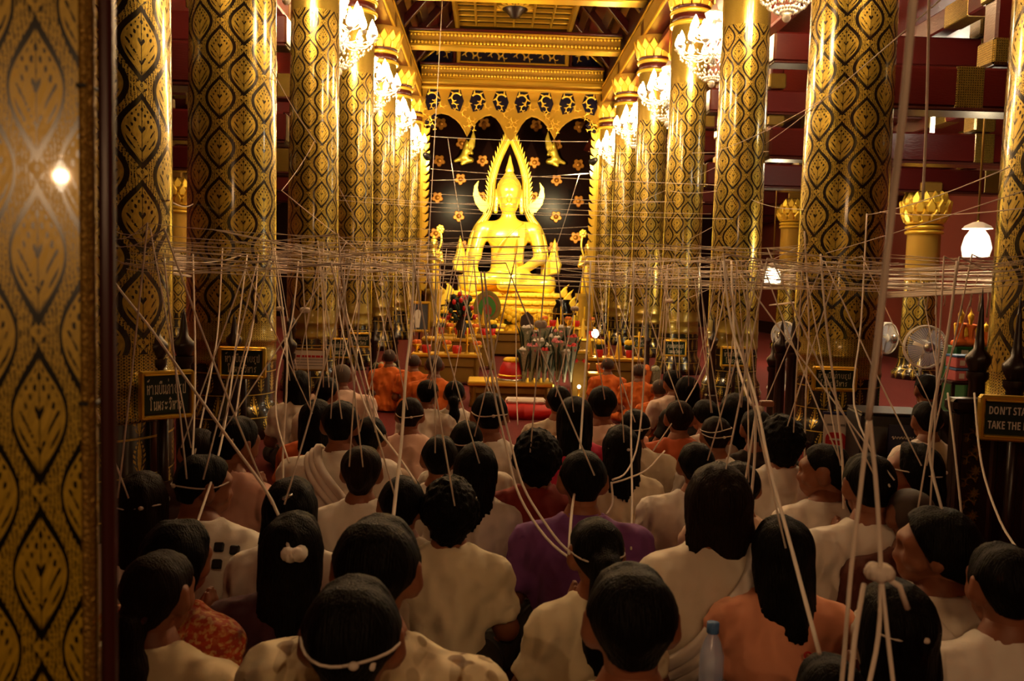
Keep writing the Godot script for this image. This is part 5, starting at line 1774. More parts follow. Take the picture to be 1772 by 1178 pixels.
	var sc := thing("carved_screen", "dark carved wooden screen with gilt rosettes near the doorway", "screen", Vector3(x0, 0, -3.75))
	var sh := at(1660, 688, 3.75).y
	put("panel", box(Vector3(1.5, sh - 0.06, 0.05), 0.01), M.wood_dark, sc, Vector3(0.75, (sh - 0.06) * 0.5, 0))
	put("top_rail", box(Vector3(1.54, 0.06, 0.10), 0.015), M.wood_dark, sc, Vector3(0.75, sh - 0.03, 0))
	for i in 6:
		put("stile", box(Vector3(0.035, sh - 0.06, 0.075), 0.01), M.wood_dark, sc, Vector3(0.02 + 0.16 * i, (sh - 0.06) * 0.5, 0.0))
	for i in 5:
		put("rosette", star_mesh(0.028, 0.014, 8, 0.02), M.gold_wood, sc, Vector3(0.10, sh - 0.12 - 0.10 * i, 0.03))
		put("scroll", scroll(0.03), M.gold_wood, sc, Vector3(0.07, sh - 0.17 - 0.10 * i, 0.03))
	# fans
	c = at(1601, 600, 8.6)
	fan(c, 37.0 * 8.6 / FPX, -0.05, "standing fan with a wide round guard in front of the lotus column")
	c = at(1534, 585, 9.4)
	fan(c, 27.0 * 9.4 / FPX, 0.5, "smaller standing fan half hidden by the thick column")
	c = at(1357, 580, 11.5)
	fan(c, 24.0 * 11.5 / FPX, -0.9, "standing fan turned sideways between two gilded columns")
	shelves()
	floor_bits()

func rounded(w: float, h: float, r: float) -> PackedVector2Array:
	var p := PackedVector2Array()
	for q in [[1, 1, 0], [-1, 1, 1], [-1, -1, 2], [1, -1, 3]]:
		for i in 5:
			var a: float = PI / 2 * (q[2] + i / 4.0)
			p.append(Vector2(q[0] * (w * 0.5 - r) + cos(a) * r, q[1] * (h * 0.5 - r) + sin(a) * r))
	return p

func pole_under(o: Node3D):
	put("post", tube([Vector3(0, -o.position.y, -0.03), Vector3(0, -0.05, -0.03)], 0.022, 8), M.wood_dark, o, Vector3.ZERO)
	put("foot", lathe([Vector2(0, 0), Vector2(0.11, 0), Vector2(0.10, 0.03), Vector2(0.03, 0.05), Vector2(0, 0.05)], 14), M.wood_dark, o, Vector3(0, -o.position.y, -0.03))

func shelves():
	# stepped green stand with small statuettes in orange robes
	var z := -8.8
	var xs := at(1650, 620, 8.8).x
	var ytop := at(1690, 600, 8.8).y
	var st := thing("statuette_stand", "green painted stepped stand along the aisle wall", "stand", Vector3(xs + 0.45, 0, z))
	put("lower_step", box(Vector3(1.1, ytop - 0.10, 0.5), 0.01), M.green_paint, st, Vector3(0.1, (ytop - 0.10) * 0.5, 0))
	put("upper_step", box(Vector3(1.1, 0.10, 0.28), 0.01), M.green_paint, st, Vector3(0.1, ytop - 0.05, -0.1))
	for i in 5:
		put("white_tag", box(Vector3(0.07, 0.05, 0.006), 0.0), M.white_paint, st, Vector3(-0.36 + 0.20 * i, ytop - 0.06, 0.045))
	var pos := [[1662, 1.0, "seated"], [1679, 0.95, "seated"], [1706, 0.62, "seated"], [1726, 1.15, "standing"], [1742, 0.5, "seated"]]
	var words := ["seated gilt statuette in a bright orange robe on the green stand", "slim seated gilt statuette with a gold sash on the green stand", "lowest gilt statuette in an orange robe on the green stand", "standing gilt statuette wrapped in a long orange robe on the green stand", "small gilt statuette by the end column on the green stand"]
	for i in pos.size():
		var p := at(pos[i][0], 598, 8.8)
		var o := thing("robed_statuette", words[i], "statuette", Vector3(p.x, ytop, z - 0.02), 0, "")
		var s: float = 0.38 * pos[i][1]
		var b := Blob.new()
		b.k = 0.03
		if pos[i][2] == "standing":
			b.bone(Vector3(0, 0.02, 0), Vector3(0, s * 0.62, 0), 0.05, 0.042, 1.2)
			b.bone(Vector3(-0.045, s * 0.66, 0), Vector3(0.045, s * 0.66, 0), 0.025, 0.025)
		else:
			b.bone(Vector3(-0.07, 0.035, 0.02), Vector3(0.07, 0.035, 0.02), 0.035, 0.035)
			b.bone(Vector3(0, 0.05, 0), Vector3(0, s * 0.45, 0), 0.045, 0.04, 1.2)
			b.bone(Vector3(-0.045, s * 0.58, 0), Vector3(0.045, s * 0.58, 0), 0.026, 0.026)
		var body := Blob.new()
		body.k = 0.015
		body.bone(Vector3(0, s * 0.6, 0), Vector3(0, s * 0.74, 0), 0.02, 0.018)
		body.bone(Vector3(0, s * 0.80, 0.004), Vector3(0, s * 0.86, 0), 0.030, 0.032)
		body.bone(Vector3(0, s * 0.93, 0), Vector3(0, s * 1.12, 0), 0.014, 0.003)
		for q in [-1.0, 1.0]:
			body.bone(Vector3(q * 0.055, s * 0.6, 0), Vector3(q * 0.062, s * 0.3, 0.025), 0.017, 0.014)
		put("figure", merged([[body.net(0.011), Transform3D.IDENTITY]]), M.gold_bright, o, Vector3.ZERO)
		put("robe", merged([[b.net(0.014), Transform3D.IDENTITY]]), M.orange, o, Vector3.ZERO)
	# clear boxes of pink parcels
	var q := at(1666, 640, 8.2)
	for k in 2:
		for j in 2:
			var y := q.y - 0.10 + 0.125 * k
			var o := thing("storage_box", "%s clear box of pink parcels with a blue lid %s" % [["lower", "upper"][k], ["beside the fan", "beside the green stand"][j]], "box", Vector3(q.x - 0.062 + 0.125 * j, y, -8.2))
			put("box_body", box(Vector3(0.118, 0.10, 0.2), 0.008), M.pink_paint, o, Vector3(0, 0.05, 0))
			put("box_lid", box(Vector3(0.122, 0.022, 0.205), 0.006), M.blue_paint, o, Vector3(0, 0.111, 0))
			put("box_label", box(Vector3(0.05, 0.05, 0.003), 0.0), M.white_paint, o, Vector3(0, 0.05, 0.101))
	var tb := thing("side_table", "low wooden table holding the clear boxes of pink parcels", "table", Vector3(q.x, 0, -8.2))
	var th := q.y - 0.10
	put("top", box(Vector3(0.36, 0.03, 0.30), 0.006), M.wood_dark, tb, Vector3(0, th - 0.015, 0))
	for i in [-1, 1]:
		for j in [-1, 1]:
			put("leg", box(Vector3(0.03, th - 0.03, 0.03), 0.004), M.wood_dark, tb, Vector3(i * 0.15, (th - 0.03) * 0.5, j * 0.12))

func floor_bits():
	# water bottle
	var p := at(1232, 1125, 2.05)
	var o := thing("water_bottle", "clear plastic water bottle with a blue cap on the floor", "bottle", Vector3(p.x, p.y - 0.12, p.z))
	put("bottle_body", lathe([Vector2(0, 0), Vector2(0.026, 0.0), Vector2(0.03, 0.02), Vector2(0.03, 0.11), Vector2(0.02, 0.145), Vector2(0.012, 0.16), Vector2(0.012, 0.17)], 16), M.plastic_clear, o, Vector3.ZERO)
	put("cap", lathe([Vector2(0, 0.165), Vector2(0.015, 0.165), Vector2(0.015, 0.19), Vector2(0, 0.19)], 14), M.blue_paint, o, Vector3.ZERO)

# ---------------------------------------------------------------- people
var heads := {}
var hairs := {}
var hands := []
var bodies := {}
var cloths := {}
var fold: FastNoiseLite

func head_net() -> Array:
	# centre of the head at the origin, face towards -Z
	var h := Blob.new()
	h.k = 0.030
	h.bone(Vector3(0, 0.025, 0.018), Vector3(0, 0.030, -0.012), 0.079, 0.074)
	h.bone(Vector3(0, 0.0, -0.03), Vector3(0, -0.065, -0.045), 0.062, 0.042)
	h.bone(Vector3(0, -0.09, -0.06), Vector3(0, -0.095, -0.062), 0.022, 0.02)
	h.bone(Vector3(0, 0.012, -0.088), Vector3(0, -0.028, -0.104), 0.008, 0.013)
	h.bone(Vector3(-0.014, -0.032, -0.096), Vector3(0.014, -0.032, -0.096), 0.009, 0.009)
	h.bone(Vector3(-0.018, -0.060, -0.086), Vector3(0.018, -0.060, -0.086), 0.009, 0.009)
	h.bone(Vector3(-0.016, -0.072, -0.084), Vector3(0.016, -0.072, -0.084), 0.009, 0.009)
	h.bone(Vector3(0, -0.05, 0.02), Vector3(0, -0.13, 0.018), 0.052, 0.052)
	for s in [-1.0, 1.0]:
		h.bone(Vector3(s * 0.012, 0.030, -0.086), Vector3(s * 0.045, 0.028, -0.072), 0.012, 0.010)
		h.bone(Vector3(s * 0.045, -0.025, -0.062), Vector3(s * 0.05, -0.03, -0.05), 0.022, 0.02)
		h.bone(Vector3(s * 0.078, 0.018, 0.012), Vector3(s * 0.084, -0.012, 0.010), 0.017, 0.013, 1.0)
		h.bone(Vector3(s * 0.076, -0.02, 0.008), Vector3(s * 0.077, -0.034, 0.004), 0.012, 0.008)
		h.bone(Vector3(s * 0.032, 0.008, -0.098), Vector3(s * 0.034, 0.008, -0.098), 0.013, 0.013, 1.0, false, true)
	var ey := Blob.new()
	return h.net(0.0065)

func hand_net(s: float) -> Array:
	# wrist at the origin, fingers along +Y, palm towards s * X
	var b := Blob.new()
	b.k = 0.012
	b.bone(Vector3(0, -0.02, 0), Vector3(0, 0.02, 0), 0.022, 0.022)
	b.bone(Vector3(0, 0.015, -0.018), Vector3(0, 0.075, -0.026), 0.017, 0.013)
	b.bone(Vector3(0, 0.015, 0.0), Vector3(0, 0.080, 0.0), 0.018, 0.014)
	b.bone(Vector3(0, 0.015, 0.016), Vector3(0, 0.075, 0.024), 0.017, 0.013)
	for i in 4:
		var z := -0.030 + 0.020 * i
		var L: float = [0.060, 0.074, 0.078, 0.068][3 - i]
		b.bone(Vector3(0, 0.075, z), Vector3(s * 0.003, 0.075 + L * 0.55, z * 0.92), 0.0092, 0.0085)
		b.bone(Vector3(s * 0.003, 0.075 + L * 0.55, z * 0.92), Vector3(s * 0.008, 0.075 + L, z * 0.85), 0.0085, 0.0068)
	b.bone(Vector3(s * 0.006, 0.020, -0.030), Vector3(s * 0.012, 0.052, -0.052), 0.013, 0.010)
	b.bone(Vector3(s * 0.012, 0.052, -0.052), Vector3(s * 0.013, 0.082, -0.055), 0.010, 0.0075)
	return b.net(0.0055)

func hair_net(kind: String) -> Array:
	var b := Blob.new()
	b.k = 0.035
	b.noise = FastNoiseLite.new()
	b.noise.seed = 17 + kind.length()
	b.noise.frequency = 1.0
	b.amp = 0.006
	b.nscale = Vector3(26, 6, 26)
	var face := [[Vector3(0, 0.058, -0.058), Vector3(0, -0.50, -0.866)]]
	var cap := func(g: float):
		b.bone(Vector3(0, 0.036, 0.022), Vector3(0, 0.044, -0.012), 0.085 + g, 0.078 + g)
	b.cuts = face
	if kind == "short":
		cap.call(0.0)
		b.bone(Vector3(0, 0.0, 0.045), Vector3(0, -0.04, 0.045), 0.062, 0.045)
		b.bone(Vector3(-0.05, 0.02, 0.0), Vector3(0.05, 0.02, 0.0), 0.035, 0.035)
		b.cuts = face + [[Vector3(0, -0.062, 0), Vector3(0, -1, 0)]]
	elif kind == "shaved":
		b.amp = 0.0
		b.bone(Vector3(0, 0.028, 0.020), Vector3(0, 0.032, -0.010), 0.0815, 0.0765)
		b.bone(Vector3(0, -0.01, 0.03), Vector3(0, -0.035, 0.03), 0.058, 0.05)
		b.cuts = face + [[Vector3(0, -0.045, 0), Vector3(0, -1, 0)]]
	elif kind == "curly":
		b.amp = 0.016
		b.nscale = Vector3(34, 34, 34)
		cap.call(0.018)
		b.bone(Vector3(0, 0.0, 0.05), Vector3(0, -0.06, 0.045), 0.085, 0.07)
		b.bone(Vector3(-0.06, 0.0, 0.02), Vector3(0.06, 0.0, 0.02), 0.05, 0.05)
		b.cuts = face
	elif kind == "bob" or kind == "long" or kind == "verylong":
		var L: float = {"bob": -0.13, "long": -0.25, "verylong": -0.40}[kind]
		cap.call(0.008)
		b.amp = 0.010
		b.nscale = Vector3(19, 4.5, 19)
		b.bone(Vector3(0, 0.0, 0.05), Vector3(0.012, L, 0.055 if kind == "bob" else 0.085), 0.078, 0.050)
		if kind != "bob": b.bone(Vector3(-0.03, -0.08, 0.07), Vector3(-0.055, L + 0.04, 0.075), 0.05, 0.022)
		for s in [-1.0, 1.0]:
			b.bone(Vector3(s * 0.055, 0.01, 0.015), Vector3(s * (0.078 if kind == "bob" else 0.07), maxf(L, -0.24), 0.03 if kind == "bob" else 0.06), 0.045, 0.036)
		b.cuts = face + [[Vector3(0, L - 0.02, 0), Vector3(0, -1, 0)], [Vector3(0, -0.02, -0.045), Vector3(0, 0, -1)]]
	elif kind == "ponytail" or kind == "longtail":
		cap.call(0.002)
		b.bone(Vector3(0, 0.0, 0.045), Vector3(0, -0.03, 0.05), 0.066, 0.05)
		var y := -0.02 if kind == "ponytail" else 0.01
		b.bone(Vector3(0, y, 0.10), Vector3(0, y - 0.03, 0.125), 0.024, 0.032)
		if kind == "ponytail":
			b.bone(Vector3(0, y - 0.03, 0.125), Vector3(0.01, y - 0.15, 0.125), 0.038, 0.040)
			b.bone(Vector3(0.01, y - 0.15, 0.125), Vector3(0.02, y - 0.25, 0.11), 0.040, 0.010)
		else:
			b.bone(Vector3(0, y - 0.03, 0.125), Vector3(-0.01, y - 0.25, 0.135), 0.045, 0.062)
			b.bone(Vector3(-0.01, y - 0.25, 0.135), Vector3(-0.02, y - 0.46, 0.13), 0.062, 0.035)
	elif kind == "bun":
		cap.call(0.006)
		b.bone(Vector3(-0.055, 0.0, 0.015), Vector3(0, -0.03, 0.06), 0.042, 0.04)
		b.bone(Vector3(0.055, 0.0, 0.015), Vector3(0, -0.03, 0.06), 0.042, 0.04)
		b.bone(Vector3(0, 0.0, 0.045), Vector3(0, -0.035, 0.048), 0.066, 0.05)
		b.bone(Vector3(0, -0.03, 0.115), Vector3(0, -0.045, 0.125), 0.058, 0.058)
	elif kind == "updo":
		cap.call(0.006)
		b.bone(Vector3(0, 0.03, 0.05), Vector3(0, -0.04, 0.055), 0.075, 0.055)
		b.bone(Vector3(0.01, 0.085, 0.085), Vector3(0, -0.02, 0.115), 0.030, 0.038)
	if b.cuts == face and kind != "curly":
		b.cuts = face + [[Vector3(0, -0.075, -0.02), Vector3(0, -0.85, -0.53)]] if kind in ["bun", "updo"] else face
	return b.net(0.0085)

# a seated figure on the floor, facing -Z
func body(kind: String) -> Dictionary:
	if bodies.has(kind): return bodies[kind]
	var p: Dictionary = {
		"man": {sw = 0.185, fat = 1.04, lx = 0.0, lz = -0.02, arms = "lap", yaw = 0.0, nod = -0.05, roll = 0.0},
		"woman": {sw = 0.155, fat = 0.94, lx = 0.0, lz = -0.03, arms = "wai", yaw = 0.0, nod = -0.12, roll = 0.0},
		"stout": {sw = 0.19, fat = 1.22, lx = 0.0, lz = -0.03, arms = "wai", yaw = 0.0, nod = -0.1, roll = 0.0},
		"lean_left": {sw = 0.165, fat = 1.0, lx = -0.07, lz = -0.07, arms = "prop", yaw = 0.25, nod = -0.15, roll = 0.12},
		"lean_right": {sw = 0.165, fat = 1.0, lx = 0.06, lz = -0.05, arms = "wai", yaw = -0.3, nod = -0.15, roll = -0.10},
		"look_left": {sw = 0.16, fat = 1.0, lx = 0.02, lz = -0.03, arms = "lap", yaw = 1.05, nod = -0.05, roll = 0.05},
		"look_right": {sw = 0.16, fat = 1.0, lx = -0.02, lz = -0.03, arms = "lap", yaw = -0.9, nod = -0.15, roll = -0.05},
		"bow": {sw = 0.165, fat = 1.0, lx = 0.0, lz = -0.15, arms = "wai", yaw = 0.0, nod = -0.55, roll = 0.0},
	}[kind]
	var f: float = p.fat
	var sh := Vector3(p.lx, 0.485, p.lz)
	var chest := Vector3(p.lx * 0.55, 0.33, p.lz * 0.5)
	var hip := Vector3(0, 0.12, 0.02)
	var hc := Vector3(p.lx * 1.15, 0.692, p.lz - 0.02 + p.nod * 0.10)
	hc.y -= absf(p.nod) * 0.05
	var hb := Basis.from_euler(Vector3(p.nod, p.yaw, p.roll))
	var skin := Blob.new()
	var shirt := Blob.new()
	var pants := Blob.new()
	skin.k = 0.05
	shirt.k = 0.06
	pants.k = 0.05
	var g := 0.012
	# torso
	skin.bone(hip, chest, 0.125 * f, 0.112 * f, 1.2)
	skin.bone(chest, sh + Vector3(0, -0.04, 0.005), 0.112 * f, 0.09, 1.15)
	shirt.bone(hip + Vector3(0, -0.02, 0), chest, (0.140 + 0.01) * f + g, 0.122 * f + g, 1.15)
	shirt.bone(chest, sh + Vector3(0, -0.05, 0.005), 0.122 * f + g, 0.095 + g, 1.1)
	for s in [-1.0, 1.0]:
		var so := sh + Vector3(s * p.sw, -0.030, 0.004)
		skin.bone(sh + Vector3(s * 0.05, 0.0, 0.005), so, 0.062, 0.052)
		skin.bone(sh + Vector3(s * 0.07, 0.018, 0.0), sh + Vector3(0, 0.070, 0.0), 0.035, 0.048)
		shirt.bone(sh + Vector3(s * 0.05, -0.01, 0.005), so, 0.068 + g, 0.056 + g)
		shirt.bone(sh + Vector3(s * 0.085, 0.002, 0.0), sh + Vector3(s * 0.012, 0.052, 0.0), 0.036 + g, 0.042 + g)
		var el := so + Vector3(s * 0.075, -0.225, -0.05)
		var wr := Vector3(p.lx * 0.6 + s * 0.022, 0.36, p.lz - 0.25)
		var hxf := Transform3D(Basis.from_euler(Vector3(-0.25, 0, s * 0.08)), wr)
		if p.arms == "lap":
			el = so + Vector3(s * 0.06, -0.24, -0.02)
			wr = Vector3(s * 0.06, 0.20, -0.25)
			hxf = Transform3D(Basis.from_euler(Vector3(-1.4, s * 0.7, 0)), wr)
		elif p.arms == "prop" and s > 0:
			el = so + Vector3(0.07, -0.23, 0.02)
			wr = Vector3(0.32, 0.06, 0.02)
			hxf = Transform3D(Basis.from_euler(Vector3(-PI / 2, 0, -PI / 2)), wr + Vector3(0, -0.02, 0))
		skin.bone(so, el, 0.050 * (0.6 + 0.4 * f), 0.038)
		skin.bone(el, wr, 0.038, 0.025)
		shirt.bone(so, so.lerp(el, 0.74), 0.054 * (0.6 + 0.4 * f) + g, 0.050 + g, 1.0, true)
		p["hand%d" % int(s)] = hxf
		# crossed legs
		var hp := Vector3(s * 0.10, 0.11, -0.03)
		var kn := Vector3(s * 0.25, 0.10, -0.25)
		var an := Vector3(-s * 0.06, 0.055 + 0.02 * s, -0.33 + 0.03 * s)
		skin.bone(hp, kn, 0.088 * f, 0.058)
		skin.bone(kn, an, 0.052, 0.034)
		skin.bone(an, an + Vector3(-s * 0.10, -0.015, -0.03), 0.034, 0.026)
		skin.bone(an + Vector3(-s * 0.10, -0.015, -0.03), an + Vector3(-s * 0.14, -0.018, -0.07), 0.024, 0.016)
		pants.bone(hp, kn, 0.098 * f, 0.068)
		pants.bone(kn, kn.lerp(an, 0.85), 0.064, 0.050, 1.0, true)
	pants.bone(Vector3(-0.09, 0.115, 0.03), Vector3(0.09, 0.115, 0.03), 0.112 * f, 0.112 * f)
	skin.bone(Vector3(-0.08, 0.115, 0.02), Vector3(0.08, 0.115, 0.02), 0.10 * f, 0.10 * f)
	# neck up to the head
	skin.bone(sh + Vector3(0, 0.05, 0), hc + hb * Vector3(0, -0.10, 0.018), 0.050, 0.049)
	shirt.noise = fold
	shirt.amp = 0.011
	shirt.nscale = Vector3(8.0, 13.0, 8.0)
	shirt.bone(sh + Vector3(0, 0.085, -0.02), sh + Vector3(0, 0.20, -0.03), 0.060, 0.075, 1.0, false, true)
	shirt.cuts = [[Vector3(0, 0.02, 0), Vector3(0, -1, 0)]]
	pants.noise = fold
	pants.amp = 0.007
	pants.nscale = Vector3(7, 7, 7)
	pants.cuts = [[Vector3(0, 0.004, 0), Vector3(0, -1, 0)]]
	skin.cuts = [[Vector3(0, 0.004, 0), Vector3(0, -1, 0)]]
	var hx := Transform3D(hb, hc)
	var d := {
		"skin": merged([[skin.net(0.016), Transform3D.IDENTITY], [heads.head, hx], [hands[0], p["hand-1"]], [hands[1], p["hand1"]]]),
		"shirt": merged([[shirt.net(0.017), Transform3D.IDENTITY]]),
		"pants": merged([[pants.net(0.019), Transform3D.IDENTITY]]),
		"head": hx, "top": hc.y + 0.118, "sh": sh, "sw": p.sw,
	}
	bodies[kind] = d
	return d

func cloth_of(hex: String) -> StandardMaterial3D:
	if not cloths.has(hex):
		cloths[hex] = cloth(Color(hex))
	return cloths[hex]

# px: middle of the head, py: top of the hair, w: width of the hair in the photograph
func person(px: float, py: float, w: float, hair: String, shirt: String, kind: String, label: String, opt := {}) -> Node3D:
	var real: float = {"short": 0.165, "shaved": 0.158, "curly": 0.215, "bob": 0.205, "long": 0.205, "verylong": 0.205, "ponytail": 0.170, "longtail": 0.170, "bun": 0.172, "updo": 0.178}[hair]
	var depth := FPX * real / w
	if opt.has("depth"): depth = opt.depth
	var top := at(px, py, depth)
	var want := clampf(top.y, opt.get("lo", 0.70), opt.get("hi", 0.96))
	if absf(want - top.y) > 0.001:
		depth = depth * (CAM.y - want) / (CAM.y - top.y)
		top = at(px, py, depth)
	var d := body(kind)
	var sc: float = top.y / (d.top + (0.012 if hair != "shaved" else 0.0))
	var turn: float = opt.get("turn", 0.0)
	var hx: Transform3D = d.head
	var off := Basis(Vector3.UP, turn) * Vector3(hx.origin.x, 0, hx.origin.z) * sc
	var o := thing("person", label, "person", Vector3(top.x - off.x, 0, top.z - off.z), turn, opt.get("group", ""))
	var wide: float = opt.get("wide", 1.0)
	var b3 := Vector3(sc * wide, sc, sc * wide)
	var hs: float = opt.get("head", 1.0)
	var sk := part("body", d.skin, M.skin if hair != "shaved" else M.skin_monk, o)
	sk.scale = Vector3(sc, sc, sc)
	var sh := part("shirt" if shirt != "robe" else "robe", d.shirt, M.orange if shirt == "robe" else cloth_of(shirt), o)
	sh.scale = b3
	var pt := part("trousers" if kind in ["man", "look_left"] else "skirt", d.pants, M.orange if shirt == "robe" else cloth_of(opt.get("pants", "#2c2622")), o)
	pt.scale = b3
	if not hairs.has(hair):
		hairs[hair] = merged([[hair_net(hair), Transform3D.IDENTITY]])
	var hm: Material = M.hair
	if opt.get("hair", "") == "brown": hm = M.hair_brown
	if opt.get("hair", "") == "grey": hm = M.hair_grey
	if hair == "shaved" and not opt.has("hair"): hm = M.stubble
	var h := part("hair", hairs[hair], hm, o)
	h.transform = Transform3D(hx.basis.scaled(Vector3.ONE * sc), hx.origin * sc)
	# white thread tied round the head
	if opt.has("band"):
		for i in int(opt.band):
			var ring := []
			var gr := 0.013 if hair in ["curly", "bob", "long", "verylong"] else 0.004
			for k in 29:
				var a := TAU * k / 28
				ring.append(Vector3(sin(a) * (0.086 + gr), 0.018 + 0.03 * i - 0.016 * cos(a + i) + 0.004 * sin(3 * a), 0.010 + cos(a) * (0.102 + gr)))
			var bd := part("head_thread", tube(ring, 0.0032, 5), M.thread, h)
			if i == 0:
				put("thread_knot", ball(Vector3(0.010, 0.008, 0.008), 8, 6), M.thread, h, Vector3(0.02, 0.004, 0.115 + gr))
	if opt.has("sash"):
		# folded white sash over one shoulder and across the back
		var s: float = opt.sash
		var pts := []
		for v in [Vector3(s * -0.10, 0.52, -0.10), Vector3(s * -0.11, 0.565, 0.0), Vector3(s * -0.08, 0.50, 0.105), Vector3(s * 0.0, 0.40, 0.150), Vector3(s * 0.09, 0.29, 0.155), Vector3(s * 0.17, 0.20, 0.09)]:
			pts.append((v + Vector3(d.sh.x * v.y * 1.6, 0, d.sh.z * v.y * 1.6)) * b3)
		var st := begin()
		var line := smooth_line(pts, 4)
		st.set_smooth_group(0)
		for k in 3:
			var q := []
			for v in line: q.append(v + Vector3(0.022 * (k - 1), 0.020 * (k - 1) * s, 0.003 * k) * sc)
			add_tube(st, q, 0.021 * sc, 6)
		part("sash", done(st), M.white_cloth, o)
	if opt.has("collar"):
		put("collar", collar_mesh(), cloth_of(shirt), o, Vector3(d.sh.x, 0.550, d.sh.z + 0.0) * b3).scale = b3
		if opt.collar:
			var rr := put("collar_stripe", collar_stripe(), M.red, o, Vector3(d.sh.x, 0.528, d.sh.z + 0.004) * b3)
			rr.scale = b3
	if opt.has("scrunchie"):
		put("hair_tie", torus(0.030, 0.014, 16, 8), cloth_of(opt.scrunchie), h, Vector3(0, -0.035, 0.115), Vector3(0.5, 0, 0))
	if opt.has("flower"):
		put("hair_flower", rumple(0.042), M.white_cloth, h, Vector3(0.03, 0.02, 0.125))
	if opt.has("clip"):
		put("hair_clip", tube([Vector3(-0.02, 0.03, 0.10), Vector3(0.0, 0.06, 0.115), Vector3(0.025, 0.075, 0.10)], [0.006, 0.011, 0.006], 6), M.silver, h, Vector3.ZERO)
	if opt.has("shoulder_bag"):
		put("bag_strap", tube(smooth_line([Vector3(-0.02, 0.53, -0.08) * b3, Vector3(-0.05, 0.56, 0.02) * b3, Vector3(-0.03, 0.42, 0.145) * b3, Vector3(0.05, 0.22, 0.175) * b3], 4), 0.010 * sc, 6), M.black, o, Vector3.ZERO)
	o.set_meta("head_at", o.transform * (hx.origin * sc))
	return o

func collar_mesh() -> ArrayMesh:
	return lathe([Vector2(0.078, -0.02), Vector2(0.076, 0.0), Vector2(0.066, 0.035), Vector2(0.060, 0.036), Vector2(0.060, 0.0)], 20)

func collar_stripe() -> ArrayMesh:
	return torus(0.092, 0.0055, 24, 6)

func rumple(r: float) -> ArrayMesh:
	var st := begin()
	for i in 9:
		var a := i * 2.4
		add_ball(st, Vector3(cos(a) * r * 0.5, sin(a * 1.3) * r * 0.4, sin(a) * r * 0.5), Vector3.ONE * r * 0.55, 6, 5)
	return done(st)

